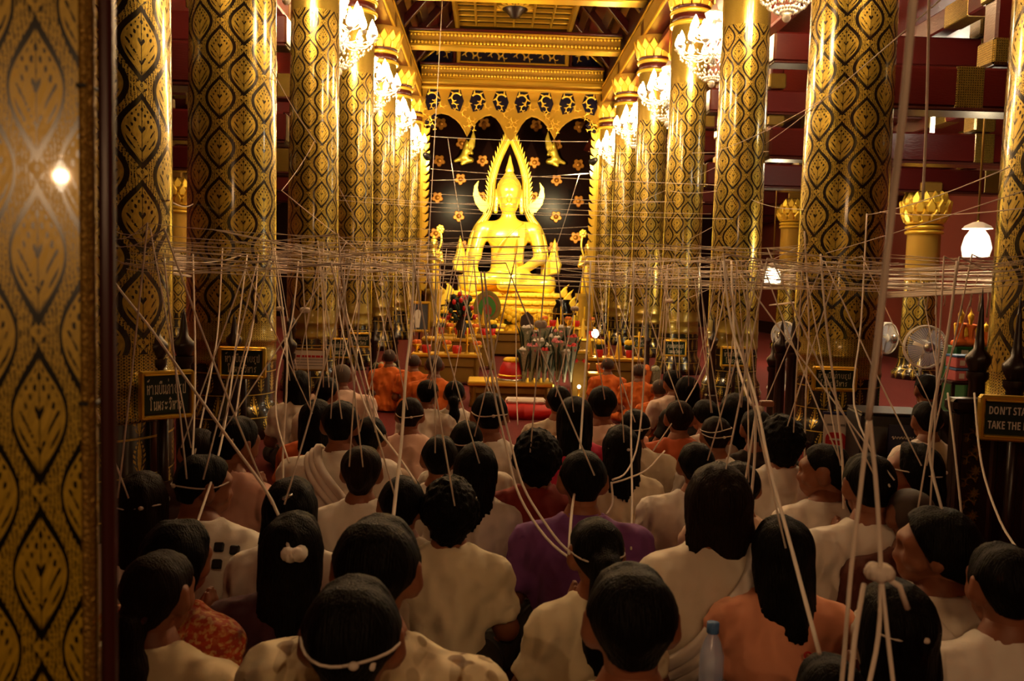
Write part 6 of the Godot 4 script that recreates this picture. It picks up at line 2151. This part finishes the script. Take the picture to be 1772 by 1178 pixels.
func build_people():
	fold = FastNoiseLite.new()
	fold.seed = 31
	fold.frequency = 1.0
	fold.fractal_octaves = 2
	heads.head = head_net()
	hands = [hand_net(1.0), hand_net(-1.0)]
	var W := "#ded6cb"
	var C := "#d8c7a2"
	# near rows
	person(612, 992, 160, "short", C, "man", "short haired man with a white thread round his head", {band = 1})
	var pm := person(1095, 970, 150, "short", "#e0dad0", "man", "man in a white collared shirt with a red neck stripe", {collar = true})
	person(275, 950, 116, "ponytail", C, "stout", "woman in a cream blouse with a ponytail in a maroon tie and black strap", {scrunchie = "#3a0f14", shoulder_bag = true, hair = "brown", turn = -0.25})
	printed(person(655, 885, 135, "short", "#d9cba8", "man", "man in a cream shirt printed with brown patches", {turn = -0.15, wide = 1.08}))
	person(780, 828, 112, "curly", "#ddd2b4", "woman", "woman in a sheer cream blouse with two threads round her short hair", {band = 2, wide = 1.06})
	person(508, 885, 128, "long", "#3a1220", "stout", "woman in a dark maroon top with a white knot tied in her hair", {flower = true})
	person(1033, 893, 92, "longtail", "#dcd0b0", "woman", "woman in a cream tee with a thick waist length ponytail", {band = 1, turn = 0.15})
	person(1553, 1003, 128, "bob", "#191614", "woman", "person in black with a dark bob under the bundle of threads", {band = 1})
	person(1440, 1130, 122, "short", "#241c18", "woman", "dark haired person in black whose head just shows under the pink shirt", {lo = 0.62})
	logo(person(1355, 892, 112, "long", "#e09a78", "woman", "woman in a salmon pink tee with a small printed logo", {wide = 1.08}))
	person(1625, 875, 112, "bun", "#ddd3c2", "look_left", "woman in profile with a hair bun and a white sash", {sash = 1.0})
	person(1245, 800, 118, "bob", "#ded3c0", "woman", "woman in a white blouse and sash with a brown tinted bob", {sash = -1.0, hair = "brown", wide = 1.1})
	person(1010, 775, 82, "short", "#6d3a78", "stout", "man in a purple polo shirt", {collar = false})
	person(825, 765, 86, "verylong", W, "woman", "woman in a white tee with very long straight black hair", {turn = -0.15})
	person(930, 745, 92, "curly", "#7c1f14", "woman", "woman in a dark red shirt with a fluffy bob", {wide = 1.1})
	person(245, 815, 104, "long", W, "woman", "brown haired woman in white with a thread low on her hair beside the jamb", {band = 1, hair = "brown", turn = 0.2})
	scarf(person(352, 782, 84, "short", "#e3ddd2", "look_right", "young person in a white shirt with black block print", {band = 1}))
	floral(person(308, 898, 100, "bob", "#c2481c", "lean_right", "dark haired woman in an orange floral shirt", {turn = -0.2}))
	person(408, 716, 70, "short", "#cc9f8e", "lean_right", "person in a pale pink striped shirt leaning towards the column", {pants = "#121010", turn = -0.3})
	person(504, 825, 100, "bob", W, "woman", "woman in white with a silver clip in her hair", {clip = true})
	person(627, 770, 68, "updo", W, "woman", "woman in white with streaked brown hair pinned up", {hair = "brown"})
	person(590, 690, 62, "short", W, "man", "short haired man in white with a sash across his back", {sash = 1.0, wide = 1.12})
	person(697, 820, 82, "short", "#b9ab98", "woman", "dark haired person behind the printed shirt", {})
	person(762, 750, 60, "short", W, "man", "short haired man in white before the long haired woman", {})
	person(808, 725, 50, "short", W, "man", "man in white with a thread across the back of his head", {band = 1})
	person(710, 685, 48, "short", "#dcb9a8", "man", "man in a pinkish shirt with a thread round short brown hair", {band = 1, hair = "brown", wide = 1.1})
	person(741, 655, 42, "short", W, "man", "man in white before the orange robed monk", {turn = -0.3, lo = 0.66})
	person(787, 657, 42, "ponytail", W, "woman", "woman in white with a ponytail in a white tie", {scrunchie = "#d0c6b8", lo = 0.66})
	person(848, 675, 58, "short", W, "woman", "person in white with two threads running to the hair", {band = 1})
	person(968, 665, 46, "short", "#c9b9a4", "man", "dark haired man in beige by the offering table", {})
	person(995, 685, 68, "long", "#c02a52", "woman", "woman in a bright pink top with long black hair", {})
	person(1043, 665, 50, "short", "#d9bfae", "man", "man in a pale rose shirt behind the gilded stand", {wide = 1.1})
	person(1076, 735, 74, "verylong", "#d8cbb2", "woman", "woman in cream whose long black hair is tied with threads", {band = 1})
	person(1100, 705, 46, "short", "#c9bba6", "man", "person in beige with a thread round the head behind the orange shirt", {band = 1})
	person(1176, 690, 52, "short", "#b5552b", "man", "man in an orange shirt with short brown hair", {hair = "brown", wide = 1.1})
	person(1240, 718, 44, "short", W, "woman", "person in white with two loose threads round the head", {band = 2, hair = "brown"})
	person(1273, 680, 62, "verylong", "#7a2a20", "woman", "woman with very long dark hair by the sign", {})
	person(1206, 762, 52, "short", W, "man", "short haired man in a white shirt with sleeves pushed up", {wide = 1.08, turn = -0.1})
	person(1353, 720, 82, "curly", W, "stout", "person in white with curly black hair", {})
	person(1430, 765, 76, "ponytail", W, "look_left", "woman in white seen in profile with a long wavy ponytail", {})
	person(1506, 780, 84, "short", W, "stout", "broad dark haired person in a white shirt with bent elbows", {})
	person(1582, 765, 92, "long", "#c0401a", "look_left", "woman in an orange top looking aside with a thread round her hair", {band = 1})
	person(1281, 795, 56, "short", "#d8b8a0", "man", "dark haired man half hidden by the brown tinted bob", {})
	person(1578, 842, 62, "shaved", "#5a2a18", "man", "close cropped man in brown behind the profile woman", {})
	person(345, 740, 58, "short", "#3b2018", "bow", "person in brown bending down by the rail posts", {hair = "brown"})
	person(517, 640, 50, "bob", W, "woman", "black haired woman in white by the notice board", {})
	person(566, 650, 42, "short", "#c8bcae", "lean_right", "black haired person in grey bowing by the notice board", {})
	person(592, 628, 34, "shaved", "#dcc2b4", "man", "bald older man in a pale shirt", {hair = "grey", wide = 1.15})
	person(548, 690, 56, "long", "#c45a20", "woman", "long haired woman in an orange top", {})
	person(641, 718, 52, "short", "#a08a78", "woman", "dark haired person in grey brown behind the sash", {})
	person(1165, 638, 36, "short", "#dcc8bc", "lean_left", "bowed black haired man in a pale shirt under the small sign", {})
	person(1190, 650, 36, "bob", "#1c1614", "woman", "black haired person in black under the small sign", {})
	person(1310, 705, 56, "short", "#2a1f1a", "man", "person in black by the tall post", {})
	person(1222, 690, 46, "short", "#e2dcd4", "bow", "person in a bright white shirt bowing low", {})
	person(1606, 645, 41, "short", "#131112", "man", "dark haired person in black seated behind the loudspeaker", {})
	person(1606, 692, 52, "short", "#e0d4cc", "woman", "person in a white shirt beside the carved screen", {})
	person(1742, 935, 118, "short", "#e0d8cc", "stout", "person in a loose white shirt beside the carved screen at the doorway", {lo = 0.75})
	# monks by the altar
	for q in [[674, 603, 27, "monk in an orange robe behind the flower stand"], [752, 612, 32, "monk in an orange robe before the small altar table"], [717, 612, 27, "monk in an orange robe below the portrait"], [1052, 618, 27, "monk in an orange robe beside the gilded stand"], [1106, 628, 28, "monk in an orange robe below the faint sign"], [1142, 655, 30, "monk in an orange robe beside the bowed man"]]:
		person(q[0], q[1], q[2], "shaved", "robe", "man", q[3], {lo = 0.6, hi = 1.15})
	# white threads bundled in a striped bucket of flowers
	for q in [[665, 650, 9.8, "pail of wrapped flowers among the monks"], [1120, 655, 9.6, "pail of wrapped flowers below the faint sign"]]:
		var p := at(q[0], q[1], q[2])
		var o := thing("flower_pail", q[3], "flowers", Vector3(p.x, 0, p.z))
		var y := p.y
		put("pail", lathe([Vector2(0, 0), Vector2(0.14, 0), Vector2(0.19, y - 0.12), Vector2(0.2, y - 0.1), Vector2(0.17, y - 0.1)], 18), M.gold_wood, o, Vector3.ZERO)
		for i in 9:
			var a := i * 2.4
			var sg := begin()
			add_lathe(sg, [Vector2(0.01, y - 0.25), Vector2(0.03, y - 0.05), Vector2(0.05, y + 0.10)], 7, Vector3(cos(a) * 0.10, 0, sin(a) * 0.10), 1, 1, Vector2.ONE, 7, 0.3)
			add_ball(sg, Vector3(cos(a) * 0.10, y + 0.11, sin(a) * 0.10), Vector3(0.04, 0.04, 0.04), 6, 5)
			put("wrapped_flower", done(sg), [M.wrap, M.leaf, M.orange, M.wrap][i % 4], o, Vector3.ZERO)

func shirt_of(o: Node3D) -> MeshInstance3D:
	return o.get_node("shirt")

func print_mat(base: Color, ink_: Color, freq: float, seed_: int, cut: float, cell := false) -> StandardMaterial3D:
	var n := FastNoiseLite.new()
	n.seed = seed_
	n.frequency = freq
	if cell:
		n.noise_type = FastNoiseLite.TYPE_CELLULAR
	else:
		n.fractal_octaves = 2
	var t := NoiseTexture2D.new()
	t.width = 256
	t.height = 256
	t.seamless = true
	t.noise = n
	var g := Gradient.new()
	g.offsets = PackedFloat32Array([0.0, cut - 0.04, cut + 0.04, 1.0])
	g.colors = PackedColorArray([base, base, ink_, ink_])
	t.color_ramp = g
	var m := cloth(Color.WHITE)
	m.albedo_texture = t
	return m

func printed(o: Node3D):
	var m := print_mat(Color("#d9cba8"), Color("#6b4a22"), 0.018, 5, 0.66)
	m.uv1_scale = Vector3(3.0, 2.6, 3.0)
	shirt_of(o).material_override = m

func floral(o: Node3D):
	var m := print_mat(Color("#b8401a"), Color("#d9b070"), 0.05, 8, 0.6)
	m.uv1_scale = Vector3(3.5, 3.5, 3.5)
	shirt_of(o).material_override = m

func scarf(o: Node3D):
	# a row of black block-print squares on the shoulder
	var sh := shirt_of(o)
	var st := begin()
	for i in 6:
		for j in 2:
			add_box(st, Vector3(-0.14 + 0.055 * i, 0.515 - 0.055 * j - 0.012 * absf(i - 2.5), 0.085 + 0.024 * j - 0.006 * absf(i - 2.5)), Vector3(0.034, 0.034, 0.02), 0.004, Basis(Vector3.RIGHT, -0.5))
	put("printed_squares", done(st), M.black, sh, Vector3.ZERO)

func logo(o: Node3D):
	var sh := shirt_of(o)
	put("printed_logo", torus(0.010, 0.0032, 16, 6), M.red, sh, Vector3(0.028, 0.425, 0.128), Vector3(PI / 2 - 0.1, 0, 0))
	for i in 6:
		put("printed_letter", box(Vector3(0.005, 0.009, 0.006), 0.0), M.black if i > 2 else M.red, sh, Vector3(0.047 + 0.0085 * i, 0.425, 0.127))

# ---------------------------------------------------------------- the white threads
func sagged(a: Vector3, b: Vector3, sag: float, n := 8) -> Array:
	var out := []
	for i in n + 1:
		var t := float(i) / n
		out.append(a.lerp(b, t) + Vector3(0, -sag * 4.0 * t * (1.0 - t), 0))
	return out

func build_threads():
	# the net strung between the columns at about head height of a standing person
	var net := thing("thread_net", "net of white cotton threads strung between the columns above the crowd", "threads")
	var r := RandomNumberGenerator.new()
	r.seed = 99
	var n := 0
	# along the nave, from column pair to column pair and on to the altar
	for i in 26:
		var x := NAVE + (1.0 if i % 2 else -1.0) * r.randf_range(1.0, ROW - 0.3)
		var y := r.randf_range(1.40, 1.60)
		var z0 := r.randf_range(-7.2, -4.2)
		var z1 := r.randf_range(-21.0, -14.0)
		part("long_thread", tube(sagged(Vector3(x, y, z0), Vector3(x + r.randf_range(-0.3, 0.3), y + r.randf_range(-0.1, 0.35), z1), 0.05, 7), 0.0024, 4), M.thread, net)
	# across the nave
	for k in range(1, 8):
		for i in (4 if k > 1 else 2):
			var y := 1.38 + r.randf_range(0.0, 0.05) * -col_z(k) * 0.8 + (0.0 if r.randf() < 0.80 or k < 3 else r.randf_range(0.1, 1.3))
			var z := col_z(k) + r.randf_range(-0.4, 0.4)
			var half := ROW - 0.2
			part("cross_thread", tube(sagged(Vector3(NAVE - half, y + r.randf_range(-0.08, 0.08), z), Vector3(NAVE + half, y + r.randf_range(-0.08, 0.08), z + r.randf_range(-0.6, 0.6)), 0.04, 7), 0.0026, 4), M.thread, net)
	# across the aisles and along the outer columns
	for s in [-1.0, 1.0]:
		for k in range(1, 7):
			for i in 5:
				var y := r.randf_range(1.38, 1.75)
				part("aisle_thread", tube(sagged(Vector3(NAVE + s * (ROW + 0.2), y, col_z(k) + r.randf_range(-0.3, 0.3)), Vector3(NAVE + s * AISLE, y + r.randf_range(-0.05, 0.1), col_z(k) + r.randf_range(-0.6, 0.6)), 0.05, 6), 0.0035, 4), M.thread, net)
		for i in 20:
			var x: float = NAVE + s * r.randf_range(ROW + 0.3, AISLE)
			var y := 1.42 + 0.012 * i
			part("aisle_thread", tube(sagged(Vector3(x, y, r.randf_range(-5.4, -4.0)), Vector3(x + r.randf_range(-0.3, 0.3), y, r.randf_range(-18.0, -12.0)), 0.05, 6), 0.0035, 4), M.thread, net)
	# the thick twisted edge between the near right columns and its left counterpart
	for e in [[1747, 499, 4.4, 1524, 512, 7.3], [1747, 502, 4.4, 1524, 515, 7.3], [1747, 496, 4.4, 1524, 508, 7.3], [1385, 522, 7.4, 1332, 528, 10.0], [283, 470, 4.6, 330, 478, 7.0], [283, 462, 4.8, 335, 472, 7.2]]:
		part("edge_thread", tube(sagged(at(e[0], e[1], e[2]), at(e[3], e[4], e[5]), 0.0, 5), 0.010, 6), M.thread, net)
	# long sloping threads seen against the columns: [px, py, depth, px, py, depth, radius in mm]
	for e in [[1650, -20, 3.0, 1325, 248, 10.2, 3.2], [1325, 248, 10.2, 1050, 372, 19.2, 4.0], [1772, 330, 4.0, 1300, 470, 10.0, 3.0], [1500, 366, 7.0, 1180, 520, 13.0, 3.0], [1320, 345, 10.0, 1060, 480, 19.0, 3.5],
		[1772, 360, 4.0, 1520, 366, 7.1, 3.0], [1390, 362, 7.1, 1300, 345, 10.0, 3.0], [1240, 330, 10.1, 1160, 330, 13.0, 3.5], [1330, 262, 10.0, 1018, 262, 22.0, 4.0], [1240, 320, 10.0, 745, 292, 22.0, 4.0], [1219, 350, 13.1, 745, 335, 22.0, 4.5],
		[1018, 372, 22.0, 745, 366, 22.0, 5.0], [1018, 245, 22.0, 745, 236, 22.0, 5.0], [1018, 300, 22.0, 745, 312, 22.0, 5.0], [1018, 392, 22.0, 745, 400, 22.0, 5.0], [1018, 430, 22.0, 745, 440, 22.0, 5.0], [1018, 446, 22.0, 745, 455, 22.0, 5.0],
		[290, 452, 4.3, 420, 440, 7.0, 3.5], [470, 120, 7.05, 545, 243, 10.0, 4.0], [545, 243, 10.0, 487, 330, 7.2, 3.5], [545, 243, 10.0, 640, 420, 13.0, 4.0], [488, 330, 7.2, 660, 460, 15.9, 4.0], [290, 345, 4.3, 335, 352, 7.2, 4.5], [1240, 262, 10.1, 1420, 175, 7.0, 3.5], [1500, 372, 7.0, 1745, 290, 4.3, 3.5],
		[766, -10, 16.2, 735, 540, 16.2, 6.0], [775, 240, 22.0, 812, 480, 22.0, 5.0], [1003, 300, 22.0, 958, 440, 22.0, 5.0]]:
		part("sloping_thread", tube(sagged(at(e[0], e[1], e[2]), at(e[3], e[4], e[5]), 0.03, 8), e[6] * 0.001, 5), M.thread, net)
	net.set_meta("kind", "thing")
	hanging(r)
	cut_ends()

# to: words from the label of the person at whose head the thread ends
func hang(px: Array, d0: float, d1: float, rad: float, label := "", knot := false, to := "", off := Vector3(0.02, 0.03, 0.115)):
	var pts := []
	px = px.duplicate()
	if px[0][1] > 480 and px[0][1] < 660:      # up to the net
		px.push_front([px[0][0] + (px[0][0] - px[1][0]) * 0.5, 452])
	var goal := Vector3.ZERO
	if to:
		for c in get_children():
			if c.has_meta("head_at") and to in str(c.get_meta("label")):
				goal = c.get_meta("head_at") + off
				d1 = -goal.z
	for i in px.size():
		pts.append(at(px[i][0], px[i][1], lerpf(d0, d1, float(i) / (px.size() - 1))))
	if to: pts[-1] = goal
	var o := part("hanging_thread", tube(smooth_line(pts, 4), rad, 6), M.thread)
	tag(o, label if label else "white cotton thread hanging from the overhead net to the crowd", "thread", "" if label else "white threads hanging from the net")
	if knot:
		put("knot", rumple(0.022), M.thread, o, pts[0])

func hanging(r: RandomNumberGenerator):
	# bundle close to the camera on the right
	hang([[1583, -30], [1562, 200], [1545, 350], [1522, 560], [1503, 725]], 1.15, 1.45, 0.0055, "thick white thread bundle dropping in front of the curly haired person")
	hang([[1503, 725], [1490, 840], [1473, 985], [1462, 1120], [1455, 1200]], 1.45, 1.35, 0.0036)
	hang([[1505, 725], [1517, 850], [1524, 985], [1520, 1100], [1500, 1200]], 1.45, 1.30, 0.0036)
	hang([[1524, 985], [1535, 1090], [1548, 1200]], 1.38, 1.28, 0.0036)
	hang([[1495, 1010], [1480, 1100], [1470, 1200]], 1.38, 1.28, 0.004)
	var kn := thing("thread_knot", "rumpled knot of white thread on the bundle behind the profile woman", "thread", at(1522, 990, 1.38))
	put("loops", rumple(0.024), M.thread, kn, Vector3.ZERO)
	put("tail", tube([Vector3.ZERO, Vector3(0.03, -0.02, 0.01), Vector3(0.05, -0.06, 0.0)], 0.005), M.thread, kn, Vector3.ZERO)
	hang([[1608, -20], [1604, 180], [1597, 345]], 3.2, 3.2, 0.005)
	hang([[1640, 580], [1608, 760], [1594, 880]], 2.8, 2.2, 0.004, "", false, "in profile with a hair bun", Vector3(0, 0.11, 0.02))
	hang([[1640, 680], [1650, 760], [1665, 900]], 3.4, 3.0, 0.004)
	hang([[1686, 680], [1698, 800], [1730, 900], [1772, 965]], 3.4, 2.4, 0.004)
	hang([[1420, 440], [1430, 560], [1455, 760], [1460, 880]], 3.6, 3.0, 0.0045)
	hang([[1392, 400], [1400, 560], [1396, 640], [1392, 790]], 4.4, 4.0, 0.004)
	hang([[1500, 370], [1490, 560], [1478, 700], [1470, 790]], 4.6, 4.0, 0.004, "", false, "broad dark haired")
	hang([[1265, 560], [1292, 640], [1310, 700], [1330, 800], [1370, 950], [1418, 1130]], 3.6, 1.55, 0.0045, "white thread slanting over the salmon pink shirt")
	hang([[1310, 700], [1290, 830], [1278, 870]], 3.2, 3.0, 0.004)
	hang([[1308, 705], [1306, 790], [1300, 860]], 3.2, 3.0, 0.005)
	var cl := thing("thread_clip", "pale wooden clip gathering threads above the curly haired person", "clip", at(1322, 698, 3.2), 0.1)
	put("jaw", box(Vector3(0.05, 0.022, 0.03), 0.004), M.skin, cl, Vector3(0.01, 0, 0))
	put("tuft", rumple(0.02), M.thread, cl, Vector3(-0.02, -0.02, 0))
	# left side
	hang([[205, 498], [262, 570], [318, 650], [400, 765], [470, 865], [532, 950]], 3.6, 2.0, 0.005, "white thread slanting from the jamb to the maroon top", false, "maroon top", Vector3(0.03, 0.03, 0.15))
	hang([[385, 430], [378, 560], [366, 640], [340, 750]], 5.6, 5.0, 0.004, "", false, "bending down by the rail")
	hang([[428, 440], [410, 580], [398, 680], [375, 800], [325, 950]], 5.0, 2.4, 0.0042)
	hang([[447, 440], [438, 560], [420, 640], [412, 740]], 5.6, 5.2, 0.004, "", false, "pale pink striped")
	hang([[334, 440], [338, 640], [330, 860]], 4.6, 3.0, 0.004)
	hang([[475, 430], [492, 560], [497, 640], [490, 840], [530, 900], [578, 945]], 4.6, 2.0, 0.0045, "white thread curving down to the silver hair clip", false, "silver clip", Vector3(0.05, 0.0, 0.13))
	hang([[505, 555], [482, 640], [478, 720], [500, 800]], 5.0, 3.4, 0.004)
	hang([[712, 560], [703, 640], [695, 760], [680, 900], [672, 1010], [660, 1105]], 3.8, 1.62, 0.005, "white thread running straight down to the short haired man's head thread", false, "short haired man with a white thread", Vector3(0.05, 0.0, 0.105))
	hang([[590, 560], [612, 640], [640, 720], [690, 790], [720, 835]], 5.2, 2.6, 0.0042)
	hang([[600, 540], [620, 600], [640, 680], [668, 760]], 6.0, 4.0, 0.004)
	# middle
	hang([[812, 560], [835, 640], [856, 710], [866, 735]], 5.4, 4.6, 0.004)
	hang([[830, 560], [850, 640], [870, 700], [882, 730]], 5.4, 4.6, 0.004)
	hang([[893, 600], [894, 680], [896, 735]], 6.0, 5.2, 0.004)
	hang([[838, 470], [858, 650], [885, 770], [905, 840], [940, 900], [980, 950], [1030, 978], [1062, 960]], 3.4, 2.35, 0.0042, "white thread looping down to the thick ponytail", false, "thick waist length", Vector3(0.07, 0.0, 0.08))
	hang([[832, 470], [852, 660], [880, 790], [900, 860], [945, 930], [1000, 975], [1045, 985]], 3.4, 2.35, 0.0042, "second white thread looping beside the thick ponytail", false, "thick waist length", Vector3(0.02, -0.02, 0.14))
	hang([[1018, 560], [1010, 680], [1002, 800], [990, 880], [988, 918]], 4.6, 2.4, 0.0045, "white thread dropping from the pink top to the thick ponytail", false, "thick waist length", Vector3(-0.08, 0.02, 0.05))
	hang([[1095, 620], [1092, 740], [1094, 860], [1092, 950]], 4.4, 2.9, 0.004)
	hang([[1115, 640], [1105, 760], [1085, 815], [1060, 830]], 4.4, 3.3, 0.004)
	hang([[1150, 780], [1120, 812], [1085, 828], [1058, 836]], 3.9, 3.3, 0.0038)
	hang([[1058, 834], [1060, 870], [1050, 890]], 3.3, 3.2, 0.004)
	hang([[1248, 540], [1225, 620], [1190, 690], [1130, 780]], 5.4, 4.6, 0.004, "", true)
	hang([[1272, 600], [1285, 660], [1300, 700]], 5.0, 3.4, 0.006)
	hang([[1270, 560], [1260, 660], [1245, 720]], 5.4, 5.2, 0.004)
	# the many fine threads: each leaves a column, runs along the net and drops to one head
	var marks := []
	for c in get_children():
		if c.has_meta("head_at"): marks.append(c.get_meta("head_at"))
	for h in marks:
		if h.z > -2.4 or h.z < -14.0: continue
		for q in (2 if absf(h.x - NAVE) > 0.8 else 1):
			var top: Vector3 = h + Vector3(r.randf_range(-0.35, 0.35), 0, r.randf_range(-0.6, 0.3))
			top.y = 1.37 + r.randf_range(0.0, 0.045) * -h.z
			fine_thread(top, h + Vector3(r.randf_range(-0.04, 0.04), 0.05, 0.11), r)
	for i in 40:
		var z := -r.randf_range(6.0, 12.5)
		var side := 1.0 if r.randf() < 0.6 else -1.0
		var x := NAVE + side * r.randf_range(0.9, ROW - 0.2)
		fine_thread(Vector3(x, r.randf_range(1.45, 1.7), z), Vector3(x + r.randf_range(-0.2, 0.2), r.randf_range(0.55, 0.9), z + r.randf_range(-0.3, 0.3)), r)

func fine_thread(top: Vector3, foot: Vector3, r: RandomNumberGenerator):
	# nearest column pair behind the point where the thread drops
	var k := clampi(roundi((-top.z / BAY - 2.45) / 0.99 + 2.0 + 0.5), 1, 7)
	var s := 1.0 if top.x > NAVE else -1.0
	var tie := Vector3(NAVE + s * (ROW - 0.24), top.y + r.randf_range(0.0, 0.03) * -top.z * 0.5, col_z(k) + 0.12)
	var pts := sagged(tie, top, 0.04, 5)
	pts.append_array(sagged(top, foot, r.randf_range(0.0, 0.02), 6).slice(1))
	var rad := []
	for i in pts.size():
		rad.append(0.0016 if i < 5 else 0.0028 + 0.00008 * -top.z)
	var o := part("hanging_thread", tube(pts, rad, 5), M.thread)
	tag(o, "white cotton thread hanging from the overhead net to the crowd", "thread", "white threads hanging from the net")
	if r.randf() < 0.12:
		put("tuft", rumple(0.028), M.thread, o, top.lerp(foot, 0.4))

func cut_ends():
	# short cut ends under the aisle edge
	for i in 9:
		var p := at(1590 + i * 15, 508 - i * 0.8, 6.3 - 0.2 * i)
		var o := part("thread_end", tube([p, p + Vector3(0.005, -0.05, 0), p + Vector3(0.0, -0.09 - 0.03 * (i % 3), 0.0)], 0.005, 5), M.thread)
		tag(o, "short loose thread end hanging under the edge of the net in the aisle", "thread", "loose thread ends in the aisle")
